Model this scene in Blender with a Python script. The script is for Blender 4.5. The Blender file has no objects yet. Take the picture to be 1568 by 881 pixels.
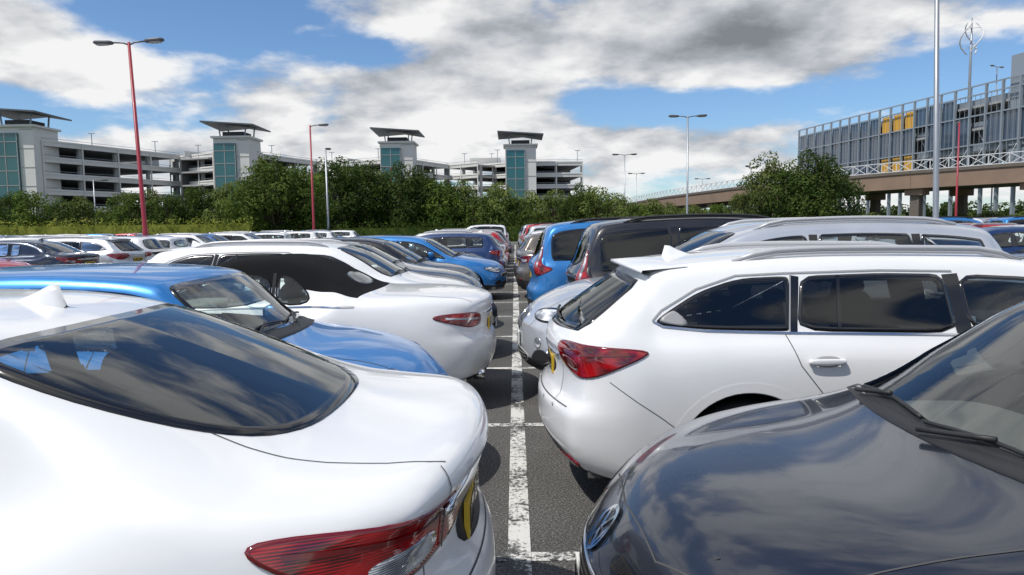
import bpy, bmesh, math, random
import numpy as np
from mathutils import Vector, Matrix
from mathutils.bvhtree import BVHTree
random.seed(7); np.random.seed(7)
scene = bpy.context.scene
scene.view_settings.view_transform='Standard'
scene.view_settings.look='None'
# ---------------------------------------------------------------- materials
def new_mat(name):
    m=bpy.data.materials.new(name); m.use_nodes=True
    nt=m.node_tree; b=nt.nodes.get('Principled BSDF'); return m,nt,b
def simple(name,col,rough=0.5,metal=0.0,coat=0.0,spec=0.5,var=0.0,vscale=3.0,bump=0.0,bscale=40.0):
    m,nt,b=new_mat(name)
    b.inputs['Base Color'].default_value=(*col,1); b.inputs['Roughness'].default_value=rough
    b.inputs['Metallic'].default_value=metal; b.inputs['Coat Weight'].default_value=coat
    b.inputs['Coat Roughness'].default_value=0.03
    b.inputs['Specular IOR Level'].default_value=spec
    if var>0 or bump>0:
        tc=nt.nodes.new('ShaderNodeTexCoord'); n=nt.nodes.new('ShaderNodeTexNoise')
        n.inputs['Scale'].default_value=vscale; n.inputs['Detail'].default_value=4
        nt.links.new(tc.outputs['Object'],n.inputs['Vector'])
        if var>0:
            mx=nt.nodes.new('ShaderNodeMix'); mx.data_type='RGBA'
            mx.inputs['A'].default_value=(*[c*(1-var) for c in col],1)
            mx.inputs['B'].default_value=(*[min(1,c*(1+var)) for c in col],1)
            nt.links.new(n.outputs['Fac'],mx.inputs['Factor']); nt.links.new(mx.outputs['Result'],b.inputs['Base Color'])
        if bump>0:
            n2=nt.nodes.new('ShaderNodeTexNoise'); n2.inputs['Scale'].default_value=bscale
            nt.links.new(tc.outputs['Object'],n2.inputs['Vector'])
            bp=nt.nodes.new('ShaderNodeBump'); bp.inputs['Strength'].default_value=bump; bp.inputs['Distance'].default_value=0.01
            nt.links.new(n2.outputs['Fac'],bp.inputs['Height']); nt.links.new(bp.outputs['Normal'],b.inputs['Normal'])
    return m
def paint(name,col,metal=0.0,rough=0.35,coat=0.8):
    m,nt,b=new_mat(name)
    b.inputs['Metallic'].default_value=metal; b.inputs['Coat Weight'].default_value=coat
    b.inputs['Coat Roughness'].default_value=0.03
    tc=nt.nodes.new('ShaderNodeTexCoord')
    n=nt.nodes.new('ShaderNodeTexNoise'); n.inputs['Scale'].default_value=2.2; n.inputs['Detail'].default_value=4
    n.inputs['Roughness'].default_value=0.65
    nt.links.new(tc.outputs['Object'],n.inputs['Vector'])
    mx=nt.nodes.new('ShaderNodeMix'); mx.data_type='RGBA'
    mx.inputs['A'].default_value=(*[c*0.93 for c in col],1); mx.inputs['B'].default_value=(*[min(1,c*1.05+0.003) for c in col],1)
    nt.links.new(n.outputs['Fac'],mx.inputs['Factor']); nt.links.new(mx.outputs['Result'],b.inputs['Base Color'])
    mr=nt.nodes.new('ShaderNodeMapRange'); mr.inputs['From Min'].default_value=0.3; mr.inputs['From Max'].default_value=0.8
    mr.inputs['To Min'].default_value=rough-0.05; mr.inputs['To Max'].default_value=rough+0.12
    nt.links.new(n.outputs['Fac'],mr.inputs['Value']); nt.links.new(mr.outputs['Result'],b.inputs['Roughness'])
    return m
def glass_mat(name,tint,refl=1.0):
    m=bpy.data.materials.new(name); m.use_nodes=True; nt=m.node_tree; nt.nodes.clear()
    o=nt.nodes.new('ShaderNodeOutputMaterial'); mix=nt.nodes.new('ShaderNodeMixShader')
    t=nt.nodes.new('ShaderNodeBsdfTransparent'); t.inputs['Color'].default_value=(*tint,1)
    g=nt.nodes.new('ShaderNodeBsdfGlossy'); g.inputs['Roughness'].default_value=0.01; g.inputs['Color'].default_value=(.95,.97,.98,1)
    f=nt.nodes.new('ShaderNodeFresnel'); f.inputs['IOR'].default_value=1.6
    mm=nt.nodes.new('ShaderNodeMath'); mm.operation='MULTIPLY_ADD'; mm.inputs[1].default_value=1.1*refl; mm.inputs[2].default_value=0.02; mm.use_clamp=True
    nt.links.new(f.outputs[0],mm.inputs[0]); nt.links.new(mm.outputs[0],mix.inputs[0])
    nt.links.new(t.outputs[0],mix.inputs[1]); nt.links.new(g.outputs[0],mix.inputs[2]); nt.links.new(mix.outputs[0],o.inputs[0])
    return m
def lamp_mat(name,c1,c2,scale):
    m,nt,b=new_mat(name)
    b.inputs['Roughness'].default_value=0.12; b.inputs['Coat Weight'].default_value=1; b.inputs['Coat Roughness'].default_value=0.01
    tc=nt.nodes.new('ShaderNodeTexCoord'); mp=nt.nodes.new('ShaderNodeMapping'); mp.inputs['Scale'].default_value=(1,1,2.2)
    v=nt.nodes.new('ShaderNodeTexNoise'); v.inputs['Scale'].default_value=scale; v.inputs['Detail'].default_value=1
    w=nt.nodes.new('ShaderNodeTexWave'); w.inputs['Scale'].default_value=scale*3; w.inputs['Distortion'].default_value=0.3; w.bands_direction='Z'
    nt.links.new(tc.outputs['Object'],mp.inputs[0]); nt.links.new(mp.outputs[0],v.inputs['Vector']); nt.links.new(mp.outputs[0],w.inputs['Vector'])
    ad=nt.nodes.new('ShaderNodeMath'); ad.operation='MULTIPLY_ADD'; ad.inputs[1].default_value=0.22
    nt.links.new(w.outputs['Fac'],ad.inputs[0]); nt.links.new(v.outputs['Fac'],ad.inputs[2])
    r=nt.nodes.new('ShaderNodeValToRGB'); r.color_ramp.elements[0].position=0.50; r.color_ramp.elements[1].position=0.72
    r.color_ramp.elements[0].color=(*c1,1); r.color_ramp.elements[1].color=(*c2,1)
    nt.links.new(ad.outputs[0],r.inputs[0]); nt.links.new(r.outputs[0],b.inputs['Base Color'])
    return m
M_WHITE=paint('paint_white',(0.76,0.76,0.755))
M_GREY=paint('paint_dark_grey',(0.036,0.044,0.064),0.75,0.24,1.0)
M_BLUE=paint('paint_blue',(0.03,0.15,0.44),0.45,0.32)
M_LBLUE=paint('paint_light_blue',(0.03,0.21,0.54),0.4,0.32)
M_SILVER=paint('paint_silver',(0.42,0.44,0.47),0.6,0.3)
M_LSILVER=paint('paint_pale_silver',(0.6,0.62,0.65),0.5,0.3)
M_BLACK=paint('paint_black',(0.010,0.010,0.013),0.0,0.3,0.8)
M_RED=paint('paint_red',(0.42,0.015,0.02),0.2,0.3)
M_BROWN=paint('paint_bronze',(0.16,0.14,0.12),0.5,0.3)
M_NAVY=paint('paint_navy',(0.015,0.045,0.14),0.4,0.3)
CARM=[None,
 glass_mat('car_glass',(0.84,0.91,0.89)),                    #1
 simple('black_gloss',(0.008,0.008,0.009),0.15,coat=0.5),      #2
 simple('black_plastic',(0.018,0.018,0.019),0.55,bump=0.1),   #3
 simple('tyre_rubber',(0.018,0.018,0.018),0.8,bump=0.3),      #4
 simple('alloy',(0.5,0.51,0.52),0.28,metal=0.9),              #5
 simple('interior_cloth',(0.10,0.098,0.096),0.85,bump=0.2),    #6
 lamp_mat('tail_lamp_red',(0.04,0.001,0.002),(0.42,0.005,0.008),7),   #7
 lamp_mat('clear_lamp',(0.10,0.11,0.12),(0.75,0.77,0.8),9),   #8
 simple('chrome',(0.7,0.7,0.7),0.12,metal=1.0),            #9
 simple('plate_yellow',(0.70,0.45,0.03),0.35),                 #10
 simple('plate_white',(0.7,0.7,0.67),0.35),                 #11
 simple('panel_gap',(0.06,0.06,0.062),0.8),                    #12
 simple('soft_top_fabric',(0.012,0.012,0.013),0.95,bump=0.5,bscale=300,spec=0.1), #13
 simple('dark_red_lens',(0.14,0.003,0.005),0.1,coat=1.0),     #14
 glass_mat('privacy_glass',(0.16,0.165,0.165),0.6),                 #15
 simple('grey_trim',(0.32,0.32,0.32),0.4),                    #16
 simple('satin_rail',(0.50,0.50,0.51),0.38,metal=0.2),       #17
]
PALE_INT=simple('brightened_interior',(0.34,0.31,0.27),0.6,bump=0.1)  # convertible cabin colour lightened to stand in for light showing through its side windows
# ---------------------------------------------------------------- helpers
def pchip(pts):
    xs=np.array([p[0] for p in pts],float); ys=np.array([p[1] for p in pts],float)
    h=np.diff(xs); d=np.diff(ys)/h; n=len(xs); m=np.zeros(n)
    for i in range(1,n-1):
        if d[i-1]*d[i]>0:
            w1=2*h[i]+h[i-1]; w2=h[i]+2*h[i-1]; m[i]=(w1+w2)/(w1/d[i-1]+w2/d[i])
    m[0]=d[0]; m[-1]=d[-1]
    def f(x):
        x=np.clip(np.asarray(x,float),xs[0],xs[-1]); i=np.clip(np.searchsorted(xs,x)-1,0,n-2)
        t=(x-xs[i])/h[i]
        return ((2*t**3-3*t**2+1)*ys[i]+(t**3-2*t**2+t)*h[i]*m[i]+(-2*t**3+3*t**2)*ys[i+1]+(t**3-t**2)*h[i]*m[i+1])
    return f
def bspline_basis(n,ts,deg=3):
    kn=[0]*deg+list(np.linspace(0,1,n-deg+1))+[1]*deg
    B=np.zeros((len(ts),n))
    for a,t in enumerate(ts):
        t=min(t,1-1e-9)
        N=[1.0 if kn[i]<=t<kn[i+1] else 0.0 for i in range(len(kn)-1)]
        for k in range(1,deg+1):
            for i in range(len(kn)-1-k):
                l=0 if kn[i+k]==kn[i] else (t-kn[i])/(kn[i+k]-kn[i])*N[i]
                r=0 if kn[i+k+1]==kn[i+1] else (kn[i+k+1]-t)/(kn[i+k+1]-kn[i+1])*N[i+1]
                N[i]=l+r
        B[a]=N[:n]
    return B
def sstep(x): x=np.clip(x,0,1); return x*x*(3-2*x)
class MB:
    def __init__(s): s.v=[]; s.f=[]; s.m=[]; s.sm=[]
    def add(s,vs,fs,mat,smooth=True):
        o=len(s.v); s.v.extend([tuple(map(float,v)) for v in vs])
        for f in fs: s.f.append(tuple(i+o for i in f)); s.m.append(mat); s.sm.append(smooth)
    def mesh(s,name,mats):
        me=bpy.data.meshes.new(name); me.from_pydata(s.v,[],s.f)
        for m in mats: me.materials.append(m)
        me.polygons.foreach_set('material_index',s.m); me.polygons.foreach_set('use_smooth',s.sm)
        me.update(); return me
    def box(s,c,size,mat,rotz=0.0,tilt=None):
        hx,hy,hz=size[0]/2,size[1]/2,size[2]/2
        R=Matrix.Rotation(rotz,3,'Z')
        if tilt is not None: R=R@tilt
        vs=[Vector(c)+R@Vector((x*hx,y*hy,z*hz)) for x in(-1,1) for y in(-1,1) for z in(-1,1)]
        s.add(vs,[(0,1,3,2),(4,6,7,5),(0,4,5,1),(2,3,7,6),(0,2,6,4),(1,5,7,3)],mat,False)
    def beam(s,a,b,w,h,mat):
        a=Vector(a);b=Vector(b); d=(b-a); L=d.length
        if L<1e-6: return
        d.normalize(); up=Vector((0,0,1)) if abs(d.z)<0.95 else Vector((1,0,0))
        r=d.cross(up).normalized(); u=r.cross(d)
        vs=[]
        for p in(a,b):
            for i,j in((-1,-1),(1,-1),(1,1),(-1,1)): vs.append(p+r*(i*w/2)+u*(j*h/2))
        s.add(vs,[(0,1,2,3),(7,6,5,4),(0,4,5,1),(1,5,6,2),(2,6,7,3),(3,7,4,0)],mat,False)
    def tube(s,pts,r,mat,n=8,cap=True):
        pts=[Vector(p) for p in pts]; vs=[];fs=[]
        rr=r if isinstance(r,(list,tuple)) else [r]*len(pts)
        for k,p in enumerate(pts):
            d=(pts[min(k+1,len(pts)-1)]-pts[max(k-1,0)]).normalized()
            up=Vector((0,0,1)) if abs(d.z)<0.9 else Vector((1,0,0))
            a=d.cross(up).normalized(); b=d.cross(a)
            for i in range(n):
                t=2*math.pi*i/n; vs.append(p+(a*math.cos(t)+b*math.sin(t))*rr[k])
        for k in range(len(pts)-1):
            for i in range(n):
                j=(i+1)%n; fs.append((k*n+i,k*n+j,(k+1)*n+j,(k+1)*n+i))
        if cap: fs.append(tuple(range(n))[::-1]); fs.append(tuple((len(pts)-1)*n+i for i in range(n)))
        s.add(vs,fs,mat)
    def sell(s,c,size,mat,e=0.5,rot=None,nu=20,nv=12,taper=0.0):
        vs=[];fs=[]
        sg=lambda w,m:math.copysign(abs(w)**m,w)
        for j in range(nv+1):
            ph=-math.pi/2+math.pi*j/nv
            for i in range(nu):
                th=2*math.pi*i/nu
                z=sg(math.sin(ph),e); k=1-taper*z
                p=Vector((sg(math.cos(ph),e)*sg(math.cos(th),e)*size[0]/2*k,sg(math.cos(ph),e)*sg(math.sin(th),e)*size[1]/2*k,z*size[2]/2))
                if rot is not None: p=rot@p
                vs.append(Vector(c)+p)
        for j in range(nv):
            for i in range(nu):
                k=(i+1)%nu; fs.append((j*nu+i,j*nu+k,(j+1)*nu+k,(j+1)*nu+i))
        s.add(vs,fs,mat)
    def lathe_y(s,c,prof,mat,n=36,side=1):
        vs=[];fs=[]
        for (r,y) in prof:
            for i in range(n):
                t=2*math.pi*i/n; vs.append((c[0]+r*math.cos(t),c[1]+side*y,c[2]+r*math.sin(t)))
        for k in range(len(prof)-1):
            for i in range(n):
                j=(i+1)%n; fs.append((k*n+i,k*n+j,(k+1)*n+j,(k+1)*n+i))
        s.add(vs,fs,mat)
def chaikin(p,it=2,w=0.25):
    p=[np.array(q,float) for q in p]
    for _ in range(it):
        q=[]
        for i in range(len(p)):
            a=p[i]; b=p[(i+1)%len(p)]; q.append(a*(1-w)+b*w); q.append(a*w+b*(1-w))
        p=q
    return p
def resample(p,d,closed=True):
    p=[np.array(q,float) for q in p]; out=[]
    n=len(p) if closed else len(p)-1
    for i in range(n):
        a=p[i]; b=p[(i+1)%len(p)]; k=max(1,int(np.linalg.norm(b-a)/d))
        for j in range(k): out.append(a+(b-a)*j/k)
    if not closed: out.append(p[-1])
    return out
def area2(p): return 0.5*sum(p[i][0]*p[(i+1)%len(p)][1]-p[(i+1)%len(p)][0]*p[i][1] for i in range(len(p)))
def inset(p,d):
    if area2(p)<0: p=p[::-1]
    n=len(p); out=[]
    for i in range(n):
        t=p[(i+1)%n]-p[i-1]; l=np.linalg.norm(t)+1e-9; out.append(p[i]+np.array((-t[1],t[0]))/l*d)
    return out
def inside(p,P):
    P=np.asarray(P); x=p[:,0]; y=p[:,1]; r=np.zeros(len(p),bool); n=len(P)
    for i in range(n):
        x1,y1=P[i]; x2,y2=P[(i+1)%n]
        c=((y1>y)!=(y2>y)); 
        with np.errstate(divide='ignore',invalid='ignore'): xx=(x2-x1)*(y-y1)/(y2-y1+1e-12)+x1
        r^=c&(x<xx)
    return r
# ---------------------------------------------------------------- car builder
M=52
CB=bspline_basis(12,np.linspace(0,1,M))
class Car:
    def __init__(s,sp):
        s.sp=sp; s.mb=MB(); L=s.L=sp['L']; W=s.W=sp['W2']
        s.zc=pchip(sp['zc']); s.zb=pchip(sp['zb']); s.k=pchip(sp['k'])
        s.Hm=sp['H']; s.wr=sp['wr']; s.ins=sp.get('ins',0.07)
        s.xe_r=pchip(sp['xer']); s.xe_f=pchip(sp['xef'])
        s.wbf=pchip(sp.get('wbf',[(0,0.93),(L,0.93)]))
        s.build_body()
    def sect(s,x):
        sp=s.sp; L=s.L; W=s.W
        rr,rf=sp.get('rr',0.5),sp.get('rf',0.6); pr,pf=sp.get('pr',0.84),sp.get('pf',0.82)
        p=1.0
        if x<rr: p=pr+(1-pr)*math.sqrt(max(0,1-(1-x/rr)**2))
        if x>L-rf: p=pf+(1-pf)*math.sqrt(max(0,1-((x-L+rf)/rf)**2))
        zc=float(s.zc(x)); zb=min(float(s.zb(x)),zc-0.02); H=zc-zb
        wb=W*float(s.wbf(x))*p
        zs=sp.get('zs',0.2)+0.07*max(0,1-x/0.7)**2+0.06*max(0,(x-L+0.7)/0.7)**2
        g=float(sstep((H-0.14)/0.22))
        wg=wb-s.ins; full=sp['H']-float(s.zb(x))
        wr=wg-(wg-s.wr*p)*min(1,H/full)
        cab=[(wg+0.01,zb+0.035),(wg*0.985-(wg-wr)*0.25,zb+0.035+(H)*0.33),(wr+0.05,zc-0.11),(wr+0.005,zc-0.045),(wr-0.07,zc-0.014),(wr*0.5,zc-0.002)]
        hd=[(0.955*wb,zb+.5*H),(.90*wb,zb+.72*H),(.82*wb,zb+.85*H),(.70*wb,zb+.92*H),(.55*wb,zb+.965*H),(.3*wb,zb+.995*H)]
        c=[(0.90*W*p,zs),(0.975*W*p,zs+0.01),(1.0*W*p,zs+0.35*(zb-zs)),(0.995*W*p,zs+0.72*(zb-zs)),(wb+0.008,zb-0.02)]
        for a,b in zip(hd,cab): c.append((a[0]+(b[0]-a[0])*g,a[1]+(b[1]-a[1])*g))
        c.append((0,zc))
        return CB@np.array(c)
    def warp(s,x,y,z):
        L=s.L
        k=s.k(x); x2=x+k*(y/s.W)**2
        x2=x2+s.xe_r(z)*np.clip(1-x/0.7,0,1)**2-s.xe_f(z)*np.clip((x-L+0.7)/0.7,0,1)**2
        return x2
    def build_body(s):
        NX=215; L=s.L; t=np.linspace(0,1,NX); xs=L*(t-0.55*np.sin(2*np.pi*t)/(2*np.pi))
        V=[];F=[];row=[];col=[]
        ring=2*M-1
        for x in xs:
            S=s.sect(x); y=np.concatenate([S[:,0],-S[::-1][1:,0]]); z=np.concatenate([S[:,1],S[::-1][1:,1]])
            X=s.warp(np.full(ring,x),y,z)
            V+=list(zip(X,y,z))
        for i in range(NX-1):
            for j in range(ring-1):
                F.append((i*ring+j,(i+1)*ring+j,(i+1)*ring+j+1,i*ring+j+1)); row.append(min(j,ring-2-j)); col.append(xs[i])
        NC=30
        for end,xe in ((0,0.0),(1,L)):
            S=s.sect(xe); base=0 if end==0 else (NX-1)*ring
            idx=[]
            for j in range(M):
                r=[]
                for c in range(NC+1):
                    a=1-2*c/NC
                    if c==0: r.append(base+j)
                    elif c==NC: r.append(base+ring-1-j)
                    elif j==M-1: r.append(base+M-1)
                    else:
                        y=S[j,0]*a; z=S[j,1]
                        X=float(s.warp(np.array(xe),np.array(y),np.array(z))); r.append(len(V)); V.append((X,y,z))
                idx.append(r)
            for j in range(M-1):
                for c in range(NC):
                    q=[idx[j][c],idx[j][c+1],idx[j+1][c+1],idx[j+1][c]]
                    q2=[]
                    for a in q:
                        if a not in q2: q2.append(a)
                    if len(q2)>=3: F.append(tuple(q2)); row.append(j); col.append(xe)
        s.V=np.array(V); s.row=np.array(row); s.col=np.array(col)
        s.kill=np.zeros(len(F),bool)
        s.FC=np.array([s.V[list(f)].mean(0) for f in F])
        FN=[]
        for f in F:
            a=s.V[f[0]];b=s.V[f[1]];c=s.V[f[2]]; d=s.V[f[-1]]
            n=np.cross(c-a,d-b); l=np.linalg.norm(n)+1e-12; FN.append(n/l)
        s.FN=np.array(FN)
        cen=np.stack([np.clip(s.FC[:,0],0.7,L-0.7),np.zeros(len(F)),np.full(len(F),0.55)],1)
        neg=((s.FC-cen)*s.FN).sum(1)<0
        s.FN[neg]*=-1
        s.F=[f[::-1] if ng else f for f,ng in zip(F,neg)]
        s.bvh=BVHTree.FromPolygons([Vector(v) for v in s.V],s.F)
        s.fmat=np.zeros(len(F),int)
    def frame(s,kind,sd=1):
        L=s.L; W=s.W
        if kind=='side': return lambda u,v:(Vector((u,sd*3,v)),Vector((0,-sd,0))), lambda P:np.stack([P[:,0],P[:,2]],1)
        if kind=='rear': return lambda u,v:(Vector((-3,sd*u,v)),Vector((1,0,0))), lambda P:np.stack([sd*P[:,1],P[:,2]],1)
        if kind=='front': return lambda u,v:(Vector((L+3,sd*u,v)),Vector((-1,0,0))), lambda P:np.stack([sd*P[:,1],P[:,2]],1)
        if kind=='top': return lambda u,v:(Vector((u,sd*v,4)),Vector((0,0,-1))), lambda P:np.stack([P[:,0],sd*P[:,1]],1)
        c=math.sqrt(.5)
        if kind=='rc': K=Vector((0.2,sd*(W-0.2),0)); d=Vector((c,-sd*c,0)); e=Vector((c,sd*c,0))
        if kind=='fc': K=Vector((L-0.2,sd*(W-0.2),0)); d=Vector((-c,-sd*c,0)); e=Vector((-c,sd*c,0))
        return lambda u,v:(K-3*d+e*float(u)+Vector((0,0,float(v))),d), None
    def hit(s,fr,u,v):
        o,d=fr(float(u),float(v)); h=s.bvh.ray_cast(o,d)
        if h[0] is None:
            h=s.bvh.find_nearest(o+d*2.9)
        n=h[1]
        if n.dot(d)>0: n=-n
        return h[0],n,d
    def patch(s,poly,kind,mat,sd=1,rim=0.0,rimmat=2,off=0.003,rings=7,ch=2,w=0.25,cut=False,step=0.03,ci=0.024):
        fr,pr=s.frame(kind,sd)
        p=chaikin(poly,ch,w) if ch else [np.array(q,float) for q in poly]
        p=resample(p,step)
        if area2(p)<0: p=p[::-1]
        loops=[(p,-0.012),(p,off)]
        q=p
        if rim>0: q=inset(p,rim); loops.append((q,off))
        c=np.mean(np.array(q),0); n=len(p)
        for r in range(1,rings): 
            k=1-(r/rings); loops.append(([c+(a-c)*k for a in q],off))
        vs=[];fs=[];ms=[]
        for lp,o in loops:
            for a in lp:
                P,N,d=s.hit(fr,a[0],a[1]); vs.append(P+N*o)
        P,N,d=s.hit(fr,c[0],c[1]); vs.append(P+N*off)
        nl=len(loops)
        for k in range(nl-1):
            for i in range(n):
                j=(i+1)%n; fs.append((k*n+i,k*n+j,(k+1)*n+j,(k+1)*n+i)); ms.append(rimmat if (rim>0 and k<=1) else mat)
        for i in range(n): fs.append(((nl-1)*n+i,(nl-1)*n+(i+1)%n,nl*n)); ms.append(mat)
        f=fs[-1]; nn=(vs[f[1]]-vs[f[0]]).cross(vs[f[2]]-vs[f[0]])
        if nn.dot(d)>0: fs=[g[::-1] for g in fs]
        o=len(s.mb.v); s.mb.v.extend([tuple(v) for v in vs])
        for g,m in zip(fs,ms): s.mb.f.append(tuple(i+o for i in g)); s.mb.m.append(m); s.mb.sm.append(True)
        if cut and pr is not None:
            P=pr(s.FC); dd=np.array(d)
            if kind=='side' : facing=(s.FN@dd<-0.2)&(np.sign(s.FC[:,1])==sd)
            elif kind=='top': facing=(s.FN@dd<-0.15)
            else: facing=(s.FN@dd<-0.15)&((s.FC[:,0]<s.L/2) if kind=='rear' else (s.FC[:,0]>s.L/2))
            s.kill|=inside(P,inset(p,ci))&facing
    def strip(s,pts,kind,width,mat,sd=1,off=0.0015,step=0.03):
        fr,_=s.frame(kind,sd); p=resample(pts,step,False); n=len(p); vs=[];fs=[]
        for i in range(n):
            t=p[min(i+1,n-1)]-p[max(i-1,0)]; t=t/(np.linalg.norm(t)+1e-9); nn=np.array((-t[1],t[0]))*width/2
            for q in(p[i]-nn,p[i]+nn):
                P,N,d=s.hit(fr,q[0],q[1]); vs.append(P+N*off)
        for i in range(n-1): fs.append((2*i,2*i+1,2*i+3,2*i+2))
        nn=(vs[1]-vs[0]).cross(vs[2]-vs[0])
        if nn.dot(d)<0: fs=[f[::-1] for f in fs]
        s.mb.add(vs,[f[::-1] for f in fs],mat)
    def ptube(s,pts,kind,r,mat,sd=1,off=0.01,step=0.05):
        fr,_=s.frame(kind,sd); p=resample(pts,step,False); out=[]
        for q in p:
            P,N,d=s.hit(fr,q[0],q[1]); out.append(P+N*off)
        s.mb.tube(out,r,mat)
    def side_panes(s,x0,x1,pill,bot=0.07,top=0.115,gap=0.03,glass=1,rearglass=None):
        N=80; st=np.linspace(0.05,s.L-0.05,N*3); xp=st+0.6*s.k(st)
        zt=s.zc(st)-top; zbm=s.zb(st)+bot
        ok=(zt>zbm+0.03)&(xp>x0)&(xp<x1); xp=xp[ok]; zt=zt[ok]; zbm=zbm[ok]
        cuts=[xp[0]]+list(pill)+[xp[-1]]
        for sd in(1,-1):
            for a,b in zip(cuts[:-1],cuts[1:]):
                a2=a+(gap if a!=cuts[0] else 0); b2=b-(gap if b!=cuts[-1] else 0)
                xx=np.linspace(a2,b2,7)
                B=[(x,float(np.interp(x,xp,zbm))) for x in xx]; T=[(x,float(np.interp(x,xp,zt))) for x in xx[::-1]]
                gl=(rearglass if (rearglass is not None and b<=rearglass[0]) else glass)
                if isinstance(gl,tuple): gl=gl[1]
                s.patch(B+T,'side',gl,sd,rim=0.026,cut=True,ch=2,w=0.2)
            for c in pill:
                zb_=float(np.interp(c,xp,zbm)); zt_=float(np.interp(c,xp,zt))
                s.strip([(c,zb_),(c,zt_)],'side',2*gap+0.004,2,sd,off=0.0025)
    def screen(s,xb,xt,front,mat=1,wb_in=0.10,wt_in=0.10,rim=0.035,w=0.2,rc=0.0):
        def hw(x,i):
            S=s.sect(x); z=s.zc(x)-0.05
            j=np.argmin(abs(S[20:,1]-z))+20; return S[j,0]-i
        wb=hw(xb,wb_in); wt=hw(xt,wt_in)
        kb=float(s.k(xb)); kt=float(s.k(xt)); P=[]
        for y in np.linspace(-wb,wb,13): P.append((xb+kb*(y/s.W)**2+rc*(abs(y)/wb)**4,y))
        for y in np.linspace(wt,-wt,9): P.append((xt+kt*(y/s.W)**2,y))
        s.patch(P,'top',mat,1,rim=rim,cut=True,w=w,rings=12)
    def wheels(s,xr,xf,R=0.335,w=0.21,style=0,arch=None):
        W=s.W; A=arch or R+0.045
        s.arch=[(xr,R+0.005,A),(xf,R+0.005,A)]
        for xc in(xr,xf):
            for sd in(1,-1):
                yo=W-0.03; c=(xc,sd*(yo),R)
                s.mb.lathe_y(c,[(R*0.68,-0.005),(R*0.72,0.0),(R*0.9,0.004),(R*0.975,-0.015),(R,-0.045),(R,-w+0.04),(R*0.97,-w+0.01),(R*0.7,-w)],4,40,sd)
                s.mb.lathe_y(c,[(R*0.70,-0.004),(R*0.685,-0.002),(R*0.65,-0.03),(R*0.62,-0.12)],5,36,sd)
                s.mb.lathe_y(c,[(R*0.64,-0.09),(0.001,-0.085)],3,24,sd)
                s.mb.lathe_y(c,[(R*0.22,-0.07),(R*0.20,-0.02),(R*0.08,-0.012),(0.001,-0.012)],5,20,sd)
                ns=5 if style==0 else 10
                for q in range(ns):
                    t=2*math.pi*q/ns+0.3
                    for dt in((-0.13,0.13) if ns==5 else (0,)):
                        a=(xc+R*0.15*math.cos(t+dt*0.5),sd*(yo-0.022),R+R*0.15*math.sin(t+dt*0.5))
                        b=(xc+R*0.66*math.cos(t+dt),sd*(yo-0.012),R+R*0.66*math.sin(t+dt))
                        s.mb.beam(a,b,0.035,0.03,5)
                vs=[];fs=[];n=28
                for i in range(n+1):
                    t=-0.25+(math.pi+0.5)*i/n; x=xc+A*math.cos(t); z=R+0.005+A*math.sin(t)
                    P,N,d=s.hit(s.frame('side',sd)[0],xc+(A+0.012)*math.cos(t),max(z+0.01*math.sin(t),0.24))
                    yy=abs(P.y) if abs(P.y)>W*0.7 else W*0.95
                    vs.append((x,sd*(yy+0.001),z)); vs.append((x,sd*(W-0.34),z))
                for i in range(n): fs.append((2*i,2*i+1,2*i+3,2*i+2))
                s.mb.add(vs,fs,3)
                s.mb.lathe_y((xc,sd*(W-0.34),R+0.005),[(A,0),(0.001,0)],3,24,sd)
    def interior(s,xs_front,xs_rear,xdash,zbelt):
        mb=s.mb
        mb.box((s.L/2,0,0.27),(s.L-0.5,s.W*1.7,0.06),6)
        zt=s.Hm-0.26
        for sd in(1,-1):
            R=Matrix.Rotation(-0.25,3,'Y')
            mb.sell((xs_front,sd*0.37,zt-0.40),(0.16,0.5,0.72),6,0.45,R,taper=0.15)
            mb.sell((xs_front-0.10,sd*0.37,zt+0.02),(0.11,0.27,0.19),6,0.5,R)
            mb.sell((xs_front+0.3,sd*0.37,0.5),(0.55,0.5,0.2),6,0.5)
            if xs_rear: mb.sell((xs_rear-0.07,sd*0.36,zt-0.05),(0.10,0.26,0.15),6,0.5,R)
        if xs_rear: mb.sell((xs_rear,0,zt-0.45),(0.18,1.3,0.66),6,0.35,Matrix.Rotation(-0.3,3,'Y'))
        mb.sell((xdash,0,zbelt-0.12),(0.6,1.38,0.28),6,0.4)
        c=Vector((xdash-0.38,-0.37,zbelt-0.10)); pts=[]
        for i in range(25):
            t=2*math.pi*i/24; pts.append(c+Vector((0.07*math.sin(t),0.185*math.cos(t),0.17*math.sin(t))))
        mb.tube(pts,0.014,3,6,False)
        mb.sell(c+Vector((0.05,0,0)),(0.1,0.14,0.12),3,0.6)
        mb.sell((xdash-0.35,0,s.Hm-0.17),(0.03,0.22,0.06),3,0.6)
    def mirror(s,x,z,mat=0,out=0.13):
        for sd in(1,-1):
            P,N,d=s.hit(s.frame('side',sd)[0],x,z); f=out/0.13
            s.mb.sell((x-0.02,P.y+sd*out,z+0.05),(0.13,0.22*f,0.15),mat,0.65,taper=-0.1)
            s.mb.sell((x-0.06,P.y+sd*out,z+0.05),(0.08,0.19*f,0.12),2,0.6)
            s.mb.beam((x,P.y-sd*0.02,z),(x,P.y+sd*0.6*out,z+0.02),0.05,0.03,3)
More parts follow.
